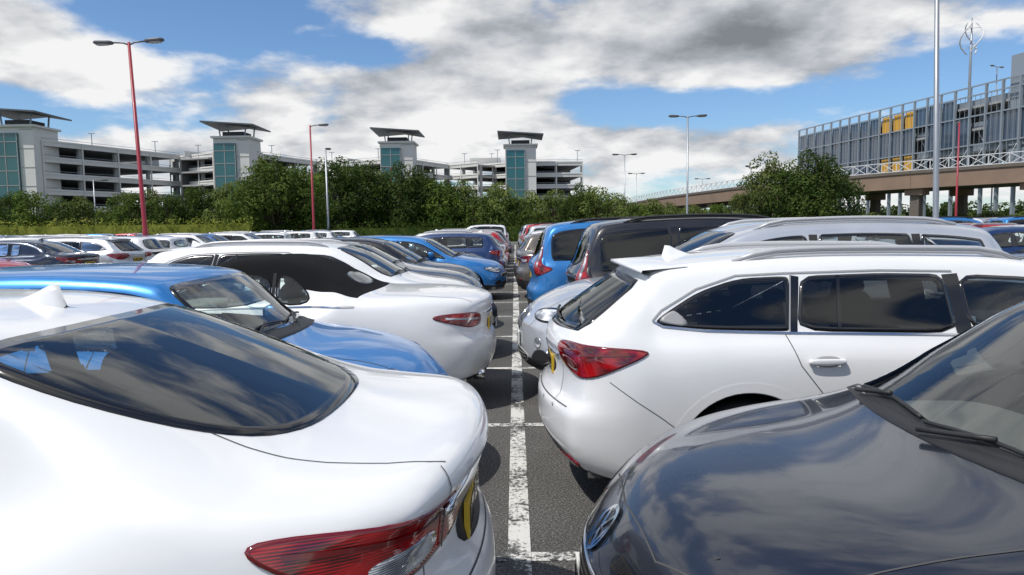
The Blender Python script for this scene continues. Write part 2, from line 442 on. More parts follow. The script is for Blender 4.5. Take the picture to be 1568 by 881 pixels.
    def handle(s,x,z,mat=0):
        for sd in(1,-1):
            P,N,d=s.hit(s.frame('side',sd)[0],x,z)
            s.patch([(x-0.07,z-0.028),(x+0.07,z-0.028),(x+0.07,z+0.03),(x-0.07,z+0.03)],'side',16 if mat==0 else 2,sd,off=0.001,w=0.25,rings=3)
            s.mb.sell((x-0.01,P.y+sd*0.028,z+0.004),(0.20,0.022,0.034),mat,0.7)
            s.mb.sell((x+0.075,P.y+sd*0.015,z+0.004),(0.035,0.03,0.03),mat,0.7)
            s.mb.sell((x-0.09,P.y+sd*0.015,z+0.004),(0.03,0.03,0.028),mat,0.7)
    def plate(s,z,rear=True,y=0):
        k='rear' if rear else 'front'; 
        P,N,d=s.hit(s.frame(k)[0],y,z); x=P.x+(0.002 if rear else -0.002)
        s.mb.box((x,y,z),(0.016,0.46,0.11),10 if rear else 11)
        x2=x+(-0.0105 if rear else 0.0105)
        for i in range(7):
            yy=y-0.19+i*0.058+(0.025 if i>3 else 0)
            s.mb.box((x2,yy-0.014,z),(0.003,0.011,0.075),2); s.mb.box((x2,yy+0.014,z),(0.003,0.011,0.075),2)
            s.mb.box((x2,yy,z+(0.03 if i%2 else -0.03)),(0.003,0.017,0.011),2)
    def fin(s,x,mat=0):
        z=float(s.zc(x)); vs=[];fs=[]
        secs=[(0.17,0.0,0.002),(0.12,0.012,0.018),(0.05,0.04,0.02),(0.0,0.065,0.012),(-0.03,0.068,0.008),(-0.05,0.0,0.012)]
        for (dx,h,w) in secs:
            vs+= [(x+dx,-w-0.012,z-0.012),(x+dx,-w*0.5,z+h*0.75-0.004),(x+dx,0,z+h),(x+dx,w*0.5,z+h*0.75-0.004),(x+dx,w+0.012,z-0.012)]
        for i in range(len(secs)-1):
            for j in range(4): fs.append((i*5+j,i*5+j+1,(i+1)*5+j+1,(i+1)*5+j))
        s.mb.add(vs,fs,mat)
    def rails(s,x0,x1,y,mat=17):
        for sd in(1,-1):
            pts=[]
            for t in np.linspace(0,1,14):
                x=x0+(x1-x0)*t; P,N,d=s.hit(s.frame('top',sd)[0],x,y)
                h=0.045*min(1,min(t,1-t)*9); pts.append(P+Vector((0,0,float(h))))
            s.mb.tube(pts,[0.008]+[0.016]*12+[0.008],mat,8)
            s.mb.tube([p+Vector((0,0,-0.022)) for p in pts],[0.008]+[0.013]*12+[0.008],mat,6)
    def finish(s,name,trimrow=5,softtop=None,inner=None):
        F=s.F; V=s.V.copy()
        kill=s.kill.copy()
        side=np.abs(s.FC[:,1])>s.W*0.6
        for (xc,zc,A) in s.arch:
            d=np.hypot(s.FC[:,0]-xc,s.FC[:,2]-zc); ins=(d<A)&side
            kill|=ins
            fi=np.where(ins)[0]; inv=set(i for f in fi for i in F[f])
            for i in inv:
                dx=V[i,0]-xc; dz=V[i,2]-zc; r=math.hypot(dx,dz)+1e-9
                if abs(r-A)<0.06: V[i,0]=xc+dx/r*A; V[i,2]=zc+dz/r*A
        s.fmat[s.row<trimrow]=3
        if softtop: 
            m=(s.row>=softtop[2])&(s.col>softtop[0])&(s.col<softtop[1]); s.fmat[m]=13
        keep=np.where(~kill)[0]
        used=sorted(set(i for f in keep for i in F[f])); mp={a:b for b,a in enumerate(used)}
        o=len(s.mb.v); s.mb.v.extend([tuple(map(float,V[i])) for i in used])
        for f in keep:
            s.mb.f.append(tuple(mp[i]+o for i in F[f])); s.mb.m.append(int(s.fmat[f])); s.mb.sm.append(True)
        VN=np.zeros_like(V)
        for f in keep:
            for i in F[f]: VN[i]+=s.FN[f]
        VN/= (np.linalg.norm(VN,axis=1)[:,None]+1e-9)
        o=len(s.mb.v); s.mb.v.extend([tuple(map(float,V[i]-VN[i]*0.022)) for i in used])
        for f in keep:
            s.mb.f.append(tuple(mp[i]+o for i in F[f])[::-1]); s.mb.m.append(6); s.mb.sm.append(True)
        mats=[M_WHITE]+CARM[1:]
        if inner: mats[6]=inner
        return s.mb.mesh(name,mats)
def doors(c,xs,ztop=None,zbot=0.3,mat=12):
    for sd in(1,-1):
        for x,cv in xs:
            zt=float(c.zb(x))+0.07
            c.strip([(x,zt),(x+cv*0.3,(zt*0.65+zbot*0.35)),(x+cv,(zt*0.3+zbot*0.7)),(x+cv*1.2,zbot)],'side',0.005,mat,sd)
XER0=[(0.2,0.10),(0.35,0.02),(0.5,0.0),(0.62,0.005),(0.68,0.05),(0.8,0.07),(0.95,0.045),(1.05,0.03)]
XEF0=[(0.2,0.10),(0.35,0.02),(0.5,0.0),(0.65,0.03),(0.8,0.08),(1.0,0.12)]
def generic_front(c,zl,grillez=(0.5,0.62),gw=0.45):
    L=c.L; W=c.W
    for sd in(1,-1):
        c.patch([(-0.26,zl-0.06),(-0.02,zl-0.09),(0.22,zl-0.03),(0.30,zl+0.05),(0.10,zl+0.06),(-0.2,zl+0.02)],'fc',8,sd,rim=0.012,off=0.004,rings=5)
        c.patch([(W*0.55,0.34),(W*0.82,0.34),(W*0.80,0.44),(W*0.58,0.44)],'front',3,sd,off=0.003,rings=4)
    c.patch([(-gw,grillez[0]),(gw,grillez[0]),(gw*1.08,grillez[1]),(-gw*1.08,grillez[1])],'front',3,1,rim=0.014,rimmat=9,off=0.004)
    c.patch([(-0.45,0.29),(0.45,0.29),(0.5,0.42),(-0.5,0.42)],'front',3,1,off=0.004)
    for z in np.linspace(grillez[0]+0.025,grillez[1]-0.025,3): c.strip([(-gw*0.95,z),(gw*0.95,z)],'front',0.012,2,1,off=0.008)
def bonnet(c,xb,xn,w=0.62):
    for q in(1,-1): c.strip([(xb,q*w),(xb+(xn-xb)*0.5,q*w*0.98),(xn-0.1,q*w*0.8)],'top',0.005,12,1)
def wipers(c,xb,r=0.007):
    for y0,y1 in((0.55,0.02),(-0.02,-0.52)):
        k=float(c.k(xb))
        pts=[(xb+k*(y0/c.W)**2-0.03,y0),(xb-0.05+k*((y0+y1)/2/c.W)**2,(y0+y1)/2),(xb-0.02+k*(y1/c.W)**2,y1)]
        c.ptube(pts,'top',r,3,1,off=0.016)
        c.ptube([pts[1],(pts[2][0]+0.05,pts[2][1]+0.05)],'top',r*1.2,3,1,off=0.028)
MESH={}
def mk_saloon():
    L=4.95
    sp=dict(L=L,W2=0.94,H=1.45,wr=0.60,ins=0.125,rr=0.85,rf=0.7,pr=0.75,pf=0.8,
     zc=[(0,0.975),(0.015,1.012),(0.04,1.042),(0.10,1.060),(0.25,1.066),(0.42,1.08),(0.52,1.105),(0.65,1.155),(0.9,1.255),(1.2,1.365),(1.38,1.408),(1.65,1.438),(2.15,1.45),(2.7,1.43),(2.95,1.385),(3.3,1.22),(3.62,1.06),(3.8,1.02),(4.4,0.93),(4.75,0.83),(4.9,0.72),(L,0.60)],
     zb=[(0,0.88),(0.15,0.915),(0.5,0.945),(1.3,0.955),(2.5,0.935),(3.6,0.90),(4.4,0.80),(4.8,0.66),(L,0.5)],
     k=[(0,0.24),(0.5,0.18),(1.25,0.12),(1.8,0),(2.7,-0.05),(3.2,-0.18),(3.8,-0.2),(L,-0.34)],
     xer=[(0.2,0.12),(0.33,0.03),(0.5,0.0),(0.62,0.01),(0.68,0.045),(0.8,0.075),(0.92,0.055),(0.99,0.01),(1.08,0.0)],xef=XEF0,
     wbf=[(0,0.95),(0.8,0.955),(1.6,0.945),(3.5,0.94),(L,0.93)])
    c=Car(sp); c.wheels(1.12,4.02,0.345,style=1)
    c.side_panes(1.55,3.5,[1.85,2.45],gap=0.035)
    half=[(0.475,0.0),(0.48,0.15),(0.495,0.28),(0.53,0.38),(0.59,0.465),(0.68,0.53),(0.80,0.575),(0.95,0.605),(1.10,0.612),(1.22,0.600),(1.28,0.56),(1.275,0.46),(1.25,0.3),(1.235,0.12)]
    P=half+[(x,-y) for x,y in half[::-1] if y>0.01]
    c.patch(P,'top',1,1,rim=0.045,cut=True,ch=1,w=0.25,rings=12,ci=0.026)
    c.screen(3.58,2.93,True,wb_in=0.1,wt_in=0.04)
    c.interior(2.35,1.45,3.35,0.98)
    for sd in(1,-1):
        c.patch([(-0.40,0.82),(-0.14,0.80),(0.06,0.83),(0.24,0.91),(0.30,0.975),(0.18,0.985),(-0.10,0.965),(-0.40,0.945)],'rc',7,sd,rim=0.010,rimmat=14,off=0.006,step=0.02)
        c.patch([(-0.20,0.83),(-0.04,0.83),(0.07,0.87),(0.02,0.90),(-0.20,0.89)],'rc',8,sd,off=0.010,rings=4)
        c.strip([(-0.36,0.915),(0.22,0.945)],'rc',0.012,14,sd,off=0.010)
        for q in(0.845,0.86,0.875): c.strip([(-0.36,q),(-0.24,q)],'rc',0.004,14,sd,off=0.010)
        c.strip([(-0.235,0.81),(-0.23,0.95)],'rc',0.010,12,sd,off=0.011)
        c.strip([(0.72,0.53),(0.60,0.54),(0.40,0.545),(0.25,0.53),(0.15,0.50),(0.11,0.47)],'top',0.004,12,sd)
        c.strip([(-0.235,0.955),(-0.23,0.99),(-0.225,1.035)],'rc',0.004,12,sd,off=0.003,step=0.01)
        c.patch([(0.5,0.43),(0.72,0.43),(0.72,0.47),(0.5,0.47)],'rear',14,sd,off=0.004,rings=3)
        c.strip([(-0.15,0.80),(-0.14,0.5)],'rc',0.004,12,sd)
    c.patch([(-0.48,0.885),(0.48,0.885),(0.48,0.93),(-0.48,0.93)],'rear',9,1,off=0.016,w=0.2,step=0.04)
    c.patch([(-0.3,0.70),(0.3,0.70),(0.32,0.86),(-0.32,0.86)],'rear',3,1,off=0.002)
    c.strip([(-0.58,0.66),(0.58,0.66)],'rear',0.006,12)
    c.plate(0.775,True); c.patch([(-0.5,0.27),(0.5,0.27),(0.45,0.38),(-0.45,0.38)],'rear',3,1,off=0.004)
    doors(c,[(1.5,-0.12),(2.45,0.0),(3.35,0.1)]); c.handle(1.75,0.83); c.handle(2.6,0.83); c.mirror(3.15,0.99)
    generic_front(c,0.68,(0.45,0.68),0.3); bonnet(c,3.7,L); wipers(c,3.58); c.plate(0.42,False); c.fin(1.42)
    return c.finish('saloon_mesh')
def mk_estate():
    L=4.8
    sp=dict(L=L,W2=0.92,H=1.48,wr=0.60,ins=0.075,rr=0.42,rf=0.7,pr=0.83,pf=0.8,
     zc=[(0,0.93),(0.02,0.975),(0.06,1.02),(0.12,1.065),(0.36,1.22),(0.55,1.345),(0.60,1.385),(0.70,1.42),(1.0,1.45),(1.7,1.48),(2.5,1.465),(2.85,1.425),(3.1,1.34),(3.65,1.05),(3.8,1.01),(4.3,0.93),(4.6,0.82),(4.74,0.7),(L,0.58)],
     zb=[(0,0.88),(0.1,0.93),(0.5,0.985),(1.2,0.985),(2.5,0.945),(3.6,0.89),(4.3,0.8),(4.65,0.66),(L,0.5)],
     k=[(0,0.20),(0.5,0.12),(1.2,0.04),(1.8,0),(2.7,-0.05),(3.2,-0.18),(3.7,-0.2),(L,-0.34)],
     xer=[(0.2,0.16),(0.33,0.05),(0.45,0.0),(0.60,0.0),(0.66,0.06),(0.8,0.085),(0.95,0.05),(1.02,0.04),(1.1,0.03)],xef=XEF0,
     wbf=[(0,0.95),(1.0,0.955),(3.5,0.94),(L,0.93)])
    c=Car(sp); c.wheels(1.10,3.88,0.34,style=1,arch=0.395)
    for sd in(1,-1):
        c.patch([(0.62,1.11),(0.66,1.09),(0.9,1.068),(1.31,1.055),(1.35,1.06),(1.39,1.33),(1.36,1.345),(1.1,1.335),(0.87,1.265),(0.68,1.155)],'side',15,sd,rim=0.022,cut=True,ch=2,w=0.2)
        c.patch([(1.39,1.055),(2.27,1.03),(2.25,1.345),(1.9,1.355),(1.45,1.345)],'side',15,sd,rim=0.022,cut=True,ch=2,w=0.12)
        c.patch([(2.34,1.03),(3.25,1.01),(3.32,1.02),(3.0,1.22),(2.78,1.32),(2.32,1.345)],'side',1,sd,rim=0.022,cut=True,ch=2,w=0.15)
        c.strip([(1.365,1.05),(1.42,1.345)],'side',0.045,2,sd,off=0.0025); c.strip([(2.305,1.03),(2.285,1.345)],'side',0.09,2,sd,off=0.0025)
        c.strip([(1.345,1.05),(1.395,1.35)],'side',0.008,16,sd,off=0.006)
        c.strip([(1.62,1.06),(1.66,1.345)],'side',0.02,2,sd,off=0.005)
        c.strip([(0.605,1.115),(0.66,1.085),(0.9,1.060),(1.3,1.046),(2.3,1.022),(3.3,1.0)],'side',0.010,9,sd,off=0.006)
        c.strip([(0.605,1.115),(0.66,1.17),(0.86,1.28),(1.09,1.35),(1.35,1.36),(1.9,1.37),(2.3,1.36)],'side',0.008,16,sd,off=0.006)
        c.patch([(0.64,1.12),(0.68,1.10),(0.82,1.08),(0.74,1.17),(0.70,1.16)],'side',16,sd,off=0.006,rings=3)
        c.patch([(-0.24,0.87),(-0.06,0.80),(0.10,0.80),(0.24,0.86),(0.38,0.945),(0.35,0.975),(0.15,0.985),(-0.12,0.99),(-0.24,0.97)],'rc',7,sd,rim=0.010,rimmat=14,off=0.007,step=0.02)
        c.strip([(-0.16,0.935),(0.1,0.935),(0.32,0.95)],'rc',0.014,14,sd,off=0.011); c.patch([(-0.18,0.87),(-0.02,0.83),(0.02,0.86),(-0.02,0.90),(-0.18,0.91)],'rc',14,sd,off=0.010,rings=3)
        c.patch([(0.42,0.29),(0.76,0.29),(0.76,0.335),(0.5,0.335)],'rear',14,sd,off=0.012,rings=3)
        c.patch([(-0.34,0.20),(0.14,0.20),(0.06,0.28),(-0.10,0.34),(-0.34,0.385)],'rc',3,sd,off=0.007,rings=4)
        c.strip([(0.36,0.80),(0.50,0.70),(0.62,0.62),(0.70,0.56)],'side',0.004,12,sd)
        c.strip([(0.5,0.60),(0.45,0.90)],'rear',0.004,12,sd)
        c.strip([(1.10+0.425*math.cos(t),0.345+0.425*math.sin(t)) for t in np.linspace(0.05,math.pi-0.05,24)],'side',0.05,0,sd,off=0.007)
        for u in(0.30,0.52): 
            P,N,d=c.hit(c.frame('rear',sd)[0],u,0.60); c.mb.sell(P,(0.012,0.026,0.026),16,0.9)
    c.patch([(-0.66,1.045),(-0.3,1.03),(0,1.025),(0.3,1.03),(0.66,1.045),(0.54,1.32),(0.3,1.335),(0,1.34),(-0.3,1.335),(-0.54,1.32)],'rear',15,1,rim=0.035,cut=True,ch=1,w=0.15,rings=10)
    c.ptube([(-0.25,1.06),(0.3,1.075)],'rear',0.009,3,1,off=0.02)
    vs=[];fs=[];n=17
    for i in range(n):
        y=-0.60+1.2*i/(n-1); b=0.08*(y/0.6)**2
        vs+=[(0.76+b,y,1.432-0.03*(y/0.6)**2),(0.50+b,y,1.418-0.035*(y/0.6)**2),(0.495+b,y,1.402-0.035*(y/0.6)**2),(0.60+b,y,1.365-0.04*(y/0.6)**2)]
    for i in range(n-1):
        for j in range(3): fs.append((i*4+j,i*4+j+1,(i+1)*4+j+1,(i+1)*4+j))
    c.mb.add(vs,[f[::-1] for f in fs],0)
    c.screen(3.62,2.88,True,wb_in=0.1,wt_in=0.04)
    c.interior(2.3,1.5,3.35,0.98)
    c.patch([(-0.28,0.72),(0.28,0.72),(0.30,0.84),(-0.30,0.84)],'rear',3,1,off=0.002); c.plate(0.78,True)
    c.patch([(-0.42,0.875),(0.42,0.875),(0.42,0.89),(-0.42,0.89)],'rear',9,1,off=0.012)
    c.patch([(-0.60,0.20),(0.60,0.20),(0.56,0.37),(-0.56,0.37)],'rear',3,1,off=0.005)
    c.strip([(-0.7,0.625),(0.7,0.625)],'rear',0.005,12)
    for sd in(1,-1):
        c.strip([(1.32,1.04),(1.38,0.88),(1.50,0.72),(1.54,0.66)],'side',0.005,12,sd)
        c.strip([(2.30,1.02),(2.31,0.6),(2.28,0.3)],'side',0.005,12,sd); c.strip([(3.3,0.95),(3.38,0.6),(3.4,0.3)],'side',0.005,12,sd)
    c.handle(1.52,0.90); c.handle(2.48,0.885); c.mirror(3.05,0.99); c.fin(0.86); c.rails(1.1,2.75,0.56)
    generic_front(c,0.68,(0.42,0.66),0.34); bonnet(c,3.7,L); wipers(c,3.62); c.plate(0.42,False)
    return c.finish('estate_mesh',trimrow=1)
def mk_hatch():
    L=4.25
    sp=dict(L=L,W2=0.90,H=1.46,wr=0.58,ins=0.07,rr=0.4,rf=0.75,pr=0.84,pf=0.80,
     zc=[(0,0.90),(0.02,0.95),(0.06,1.0),(0.11,1.05),(0.3,1.28),(0.40,1.38),(0.48,1.41),(0.9,1.445),(1.5,1.46),(2.1,1.44),(2.45,1.38),(2.85,1.185),(3.24,0.98),(3.37,0.952),(3.7,0.905),(4.0,0.84),(4.13,0.775),(4.2,0.70),(L,0.61)],
     zb=[(0,0.84),(0.1,0.90),(0.5,0.96),(1.2,0.95),(2.5,0.905),(3.2,0.845),(3.8,0.78),(4.1,0.65),(L,0.52)],
     k=[(0,0.18),(0.5,0.12),(1.2,0.03),(1.8,0),(2.3,-0.08),(2.8,-0.2),(3.3,-0.22),(L,-0.36)],
     xer=XER0,xef=[(0.2,0.10),(0.35,0.02),(0.5,0.0),(0.62,0.02),(0.75,0.05),(1.0,0.08)],
     wbf=[(0,0.94),(1.0,0.95),(2.5,0.945),(L,0.95)])
    c=Car(sp); c.wheels(0.78,3.38,0.325,style=0)
    c.side_panes(0.62,3.05,[1.05,1.85])
    c.patch([(-0.62,1.03),(0,1.01),(0.62,1.03),(0.53,1.34),(0,1.375),(-0.53,1.34)],'rear',1,1,rim=0.035,cut=True,ch=2,w=0.2,rings=10)
    c.screen(3.19,2.46,True,wb_in=0.07,wt_in=0.03,rim=0.03)
    c.interior(1.95,1.15,2.85,0.93)
    for sd in(1,-1):
        c.patch([(-0.22,0.80),(0.12,0.80),(0.28,0.86),(0.26,0.95),(-0.2,0.95)],'rc',7,sd,rim=0.01,rimmat=14,off=0.006)
    c.plate(0.72,True); c.patch([(-0.6,0.26),(0.6,0.26),(0.55,0.36),(-0.55,0.36)],'rear',3,1,off=0.004)
    doors(c,[(1.1,-0.1),(1.85,0.0),(2.9,0.1)]); c.handle(1.3,0.85); c.handle(2.1,0.85); c.mirror(2.62,0.97,0,0.06)
    generic_front(c,0.69,(0.50,0.60),0.5)
    P=[]
    for y in np.linspace(-0.72,0.72,13): P.append((3.222-0.22*(y/0.9)**2,y))
    for y in np.linspace(0.70,-0.70,13): P.append((3.178-0.22*(y/0.9)**2,y))
    c.patch(P,'top',3,1,off=0.0045,rings=3,ch=0)
    bonnet(c,3.12,L,0.70)
    c.strip([(3.95,-0.6),(4.08,-0.35),(4.11,0),(4.08,0.35),(3.95,0.6)],'top',0.004,12)
    wipers(c,3.19,0.007); c.plate(0.44,False)
    bz=0.68; 
    circ=[(0.062*math.cos(t),bz+0.062*math.sin(t)) for t in np.linspace(0,2*math.pi,24,endpoint=False)]
    c.patch(circ,'front',2,1,off=0.005,ch=0,rings=3,step=0.01)
    c.strip(circ+[circ[0]],'front',0.011,9,1,off=0.009,step=0.01)
    c.strip([(-0.034,bz+0.05),(-0.002,bz+0.006),(0.002,bz+0.006),(0.034,bz+0.05)],'front',0.011,9,1,off=0.009,step=0.01)
    c.strip([(-0.055,bz+0.022),(-0.026,bz-0.05),(0,bz-0.004),(0.026,bz-0.05),(0.055,bz+0.022)],'front',0.011,9,1,off=0.009,step=0.01)
    return c.finish('hatch_mesh')
def mk_mini():
    L=3.9
    sp=dict(L=L,W2=0.86,H=1.43,wr=0.64,ins=0.045,rr=0.4,rf=0.7,pr=0.85,pf=0.76,
     zc=[(0,0.93),(0.02,0.98),(0.06,1.02),(0.2,1.25),(0.27,1.36),(0.36,1.385),(0.9,1.42),(1.5,1.43),(2.0,1.41),(2.32,1.37),(2.45,1.29),(2.83,1.00),(2.95,0.965),(3.3,0.92),(3.6,0.86),(3.75,0.8),(3.85,0.7),(L,0.60)],
     zb=[(0,0.84),(0.1,0.88),(0.5,0.92),(1.5,0.92),(2.8,0.87),(3.4,0.79),(3.7,0.7),(L,0.5)],
     k=[(0,0.14),(0.5,0.08),(1.2,0.0),(1.9,0),(2.3,-0.1),(2.8,-0.16),(L,-0.36)],
     xer=XER0,xef=XEF0,wbf=[(0,0.94),(1.0,0.95),(2.5,0.945),(L,0.95)])
    c=Car(sp); c.wheels(0.65,3.18,0.315,style=0)
    c.side_panes(0.3,2.9,[0.85,1.6],top=0.10,gap=0.03)
    c.patch([(-0.60,1.03),(0.60,1.03),(0.54,1.29),(-0.54,1.29)],'rear',1,1,rim=0.035,cut=True)
    c.screen(2.79,2.37,True,wb_in=0.05,wt_in=0.02); c.interior(1.75,0.9,2.55,0.95)
    for sd in(1,-1): c.patch([(-0.16,0.68),(0.02,0.68),(0.02,0.9),(-0.16,0.9)],'rc',7,sd,rim=0.015,rimmat=9,off=0.006)
    for sd in(1,-1):
        ci=[(0.0+0.11*math.cos(t),0.70+0.11*math.sin(t)) for t in np.linspace(0,2*math.pi,20,endpoint=False)]
        c.patch(ci,'fc',8,sd,rim=0.014,rimmat=9,off=0.008,ch=0)
    c.patch([(-0.45,0.46),(0.45,0.46),(0.40,0.62),(-0.40,0.62)],'front',3,1,rim=0.014,rimmat=9,off=0.004)
    doors(c,[(1.6,0.0),(2.6,0.1)]); c.handle(1.8,0.84,9); c.mirror(2.45,0.94,0,0.08); wipers(c,2.80); c.plate(0.7,True); c.plate(0.38,False)
    for q in(1,-1): c.strip([(2.9,q*0.60),(3.3,q*0.58),(3.55,q*0.5)],'top',0.005,12)
    P=[]
    for y in np.linspace(-0.66,0.66,9): P.append((2.90-0.17*(y/0.86)**2,y))
    for y in np.linspace(0.64,-0.64,9): P.append((2.81-0.17*(y/0.86)**2,y))
    c.patch(P,'top',3,1,off=0.0045,rings=3,ch=0)
    return c.finish('mini_mesh')
def mk_conv():
    L=4.79
    sp=dict(L=L,W2=0.94,H=1.40,wr=0.52,ins=0.16,rr=0.5,rf=0.8,pr=0.78,pf=0.72,
     zc=[(0,0.92),(0.03,0.97),(0.08,1.0),(0.2,1.03),(0.6,1.055),(0.98,1.06),(1.14,1.08),(1.4,1.21),(1.72,1.35),(2.0,1.40),(2.3,1.39),(2.6,1.33),(2.75,1.27),(3.3,1.04),(3.45,1.0),(4.0,0.93),(4.45,0.80),(4.68,0.66),(L,0.54)],
     zb=[(0,0.82),(0.15,0.88),(0.6,0.94),(1.2,0.94),(2.0,0.90),(2.8,0.88),(3.6,0.85),(4.3,0.7),(L,0.45)],
     k=[(0,0.30),(0.6,0.22),(1.3,0.10),(1.9,0),(2.5,-0.08),(3.0,-0.2),(3.5,-0.25),(L,-0.5)],
     xer=[(0.2,0.14),(0.35,0.04),(0.5,0.0),(0.62,0.01),(0.7,0.06),(0.85,0.05),(1.0,0.0)],xef=XEF0,
     wbf=[(0,0.92),(1.0,0.95),(2.5,0.93),(L,0.93)])
    c=Car(sp); c.wheels(1.02,3.77,0.345,style=0)
    for sd in(1,-1):
        c.patch([(1.56,0.985),(1.94,0.965),(1.94,1.245),(1.78,1.225)],'side',1,sd,rim=0.012,rimmat=13,cut=True)
        c.patch([(1.98,0.960),(3.08,0.945),(2.80,1.12),(2.56,1.235),(1.98,1.255)],'side',1,sd,rim=0.012,rimmat=13,cut=True)
        c.strip([(1.96,0.96),(1.96,1.25)],'side',0.03,2,sd,off=0.003)
        c.strip([(1.2,0.965),(1.8,0.955),(3.1,0.935)],'side',0.012,9,sd,off=0.006)
        c.strip([(3.15,0.95),(2.86,1.12),(2.64,1.24)],'side',0.045,0,sd,off=0.006)
        c.patch([(-0.26,0.76),(-0.05,0.74),(0.20,0.80),(0.36,0.86),(0.2,0.89),(-0.22,0.88)],'rc',7,sd,rim=0.012,rimmat=14,off=0.006)
        c.strip([(-0.2,0.815),(0.22,0.845)],'rc',0.018,8,sd,off=0.010)
        c.strip([(1.85,0.9),(1.83,0.5),(1.9,0.3)],'side',0.005,12,sd); c.strip([(3.2,0.9),(3.3,0.5),(3.3,0.3)],'side',0.005,12,sd)
        c.strip([(1.0,0.66),(0.5,0.70),(0.2,0.62)],'top',0.005,12,sd)
    c.patch([(1.22,-0.32),(1.22,0.32),(1.42,0.29),(1.42,-0.29)],'top',1,1,rim=0.03,cut=True)
    c.screen(3.25,2.74,True,wb_in=0.1,wt_in=0.05); c.interior(2.2,None,3.05,0.92)
    c.plate(0.72,True); c.patch([(-0.4,0.84),(0.4,0.84),(0.4,0.86),(-0.4,0.86)],'rear',9,1,off=0.012)
    for y in(0.45,-0.45): c.mb.tube([(0.10,y,0.28),(0.2,y,0.28)],0.05,9,16)
    c.handle(2.1,0.80); c.mirror(2.9,0.93,0,0.09); generic_front(c,0.62,(0.40,0.52),0.35); wipers(c,3.25)
    r=int(M*0.56)
    return c.finish('conv_mesh',trimrow=2,softtop=(1.07,2.75,r),inner=PALE_INT)
def mk_suv():
    L=4.65
    sp=dict(L=L,W2=0.93,H=1.67,wr=0.62,ins=0.06,rr=0.45,rf=0.7,pr=0.84,pf=0.82,zs=0.28,
     zc=[(0,1.0),(0.02,1.06),(0.06,1.10),(0.12,1.16),(0.35,1.50),(0.42,1.57),(0.5,1.6),(1.0,1.65),(1.6,1.67),(2.3,1.65),(2.7,1.58),(3.0,1.46),(3.5,1.18),(3.62,1.14),(4.1,1.07),(4.4,0.97),(4.55,0.88),(L,0.74)],
     zb=[(0,0.98),(0.1,1.03),(0.5,1.08),(1.2,1.07),(2.5,1.04),(3.5,1.0),(4.1,0.93),(4.5,0.78),(L,0.62)],
     k=[(0,0.18),(0.5,0.12),(1.2,0.03),(1.8,0),(2.5,-0.06),(3.0,-0.18),(3.6,-0.2),(L,-0.34)],
     xer=[(0.25,0.10),(0.45,0.0),(0.7,0.02),(0.8,0.07),(1.1,0.05)],xef=[(0.25,0.12),(0.45,0.0),(0.7,0.0),(0.85,0.04),(1.1,0.1)],
     wbf=[(0,0.94),(1.0,0.95),(3.5,0.94),(L,0.94)])
    c=Car(sp); c.wheels(0.93,3.74,0.36,style=0,arch=0.42)
    c.side_panes(0.55,3.4,[1.15,2.05],gap=0.035,top=0.13)
    c.patch([(-0.62,1.14),(0.62,1.14),(0.52,1.5),(-0.52,1.5)],'rear',15,1,rim=0.035,cut=True)
    c.screen(3.44,2.74,True,wb_in=0.08,wt_in=0.04); c.interior(2.2,1.3,3.15,1.08)
    for sd in(1,-1):
        c.patch([(-0.2,0.9),(0.15,0.9),(0.28,0.95),(0.26,1.04),(-0.2,1.04)],'rc',7,sd,rim=0.01,rimmat=14,off=0.006)
        c.patch([(-0.26,0.80),(0.0,0.77),(0.22,0.82),(0.26,0.90),(0.0,0.91),(-0.24,0.88)],'fc',8,sd,rim=0.016,rimmat=2,off=0.005)
        c.patch([(0.04,0.68),(0.26,0.67),(0.30,0.78),(0.24,0.87),(0.06,0.86)],'front',3,sd,rim=0.022,rimmat=9,off=0.006)
        c.patch([(0.5,0.40),(0.82,0.42),(0.80,0.55),(0.62,0.55)],'front',3,sd,rim=0.01,rimmat=9,off=0.004)
        ci=[(0.66+0.05*math.cos(t),0.60+0.05*math.sin(t)) for t in np.linspace(0,2*math.pi,16,endpoint=False)]
        c.patch(ci,'front',8,sd,rim=0.008,rimmat=9,off=0.006,ch=0,rings=3)
        for y in np.linspace(0.07,0.25,6): c.strip([(y,0.70),(y,0.84)],'front',0.008,9,sd,off=0.010)
    c.patch([(-0.42,0.36),(0.42,0.36),(0.5,0.50),(-0.5,0.50)],'front',3,1,rim=0.012,rimmat=16,off=0.004)
    for z in(0.40,0.43,0.46): c.strip([(-0.42,z),(0.42,z)],'front',0.01,16,1,off=0.008)
    c.patch([(-0.7,0.28),(0.7,0.28),(0.7,0.36),(-0.7,0.36)],'rear',3,1,off=0.004)
    doors(c,[(1.2,-0.1),(2.05,0),(3.2,0.1)],zbot=0.36); c.handle(1.4,0.95); c.handle(2.3,0.94); c.mirror(2.98,1.12)
    c.rails(0.75,2.55,0.6); wipers(c,3.45); bonnet(c,3.55,L); c.plate(0.85,True); c.plate(0.58,False)
    return c.finish('suv_mesh',trimrow=6)
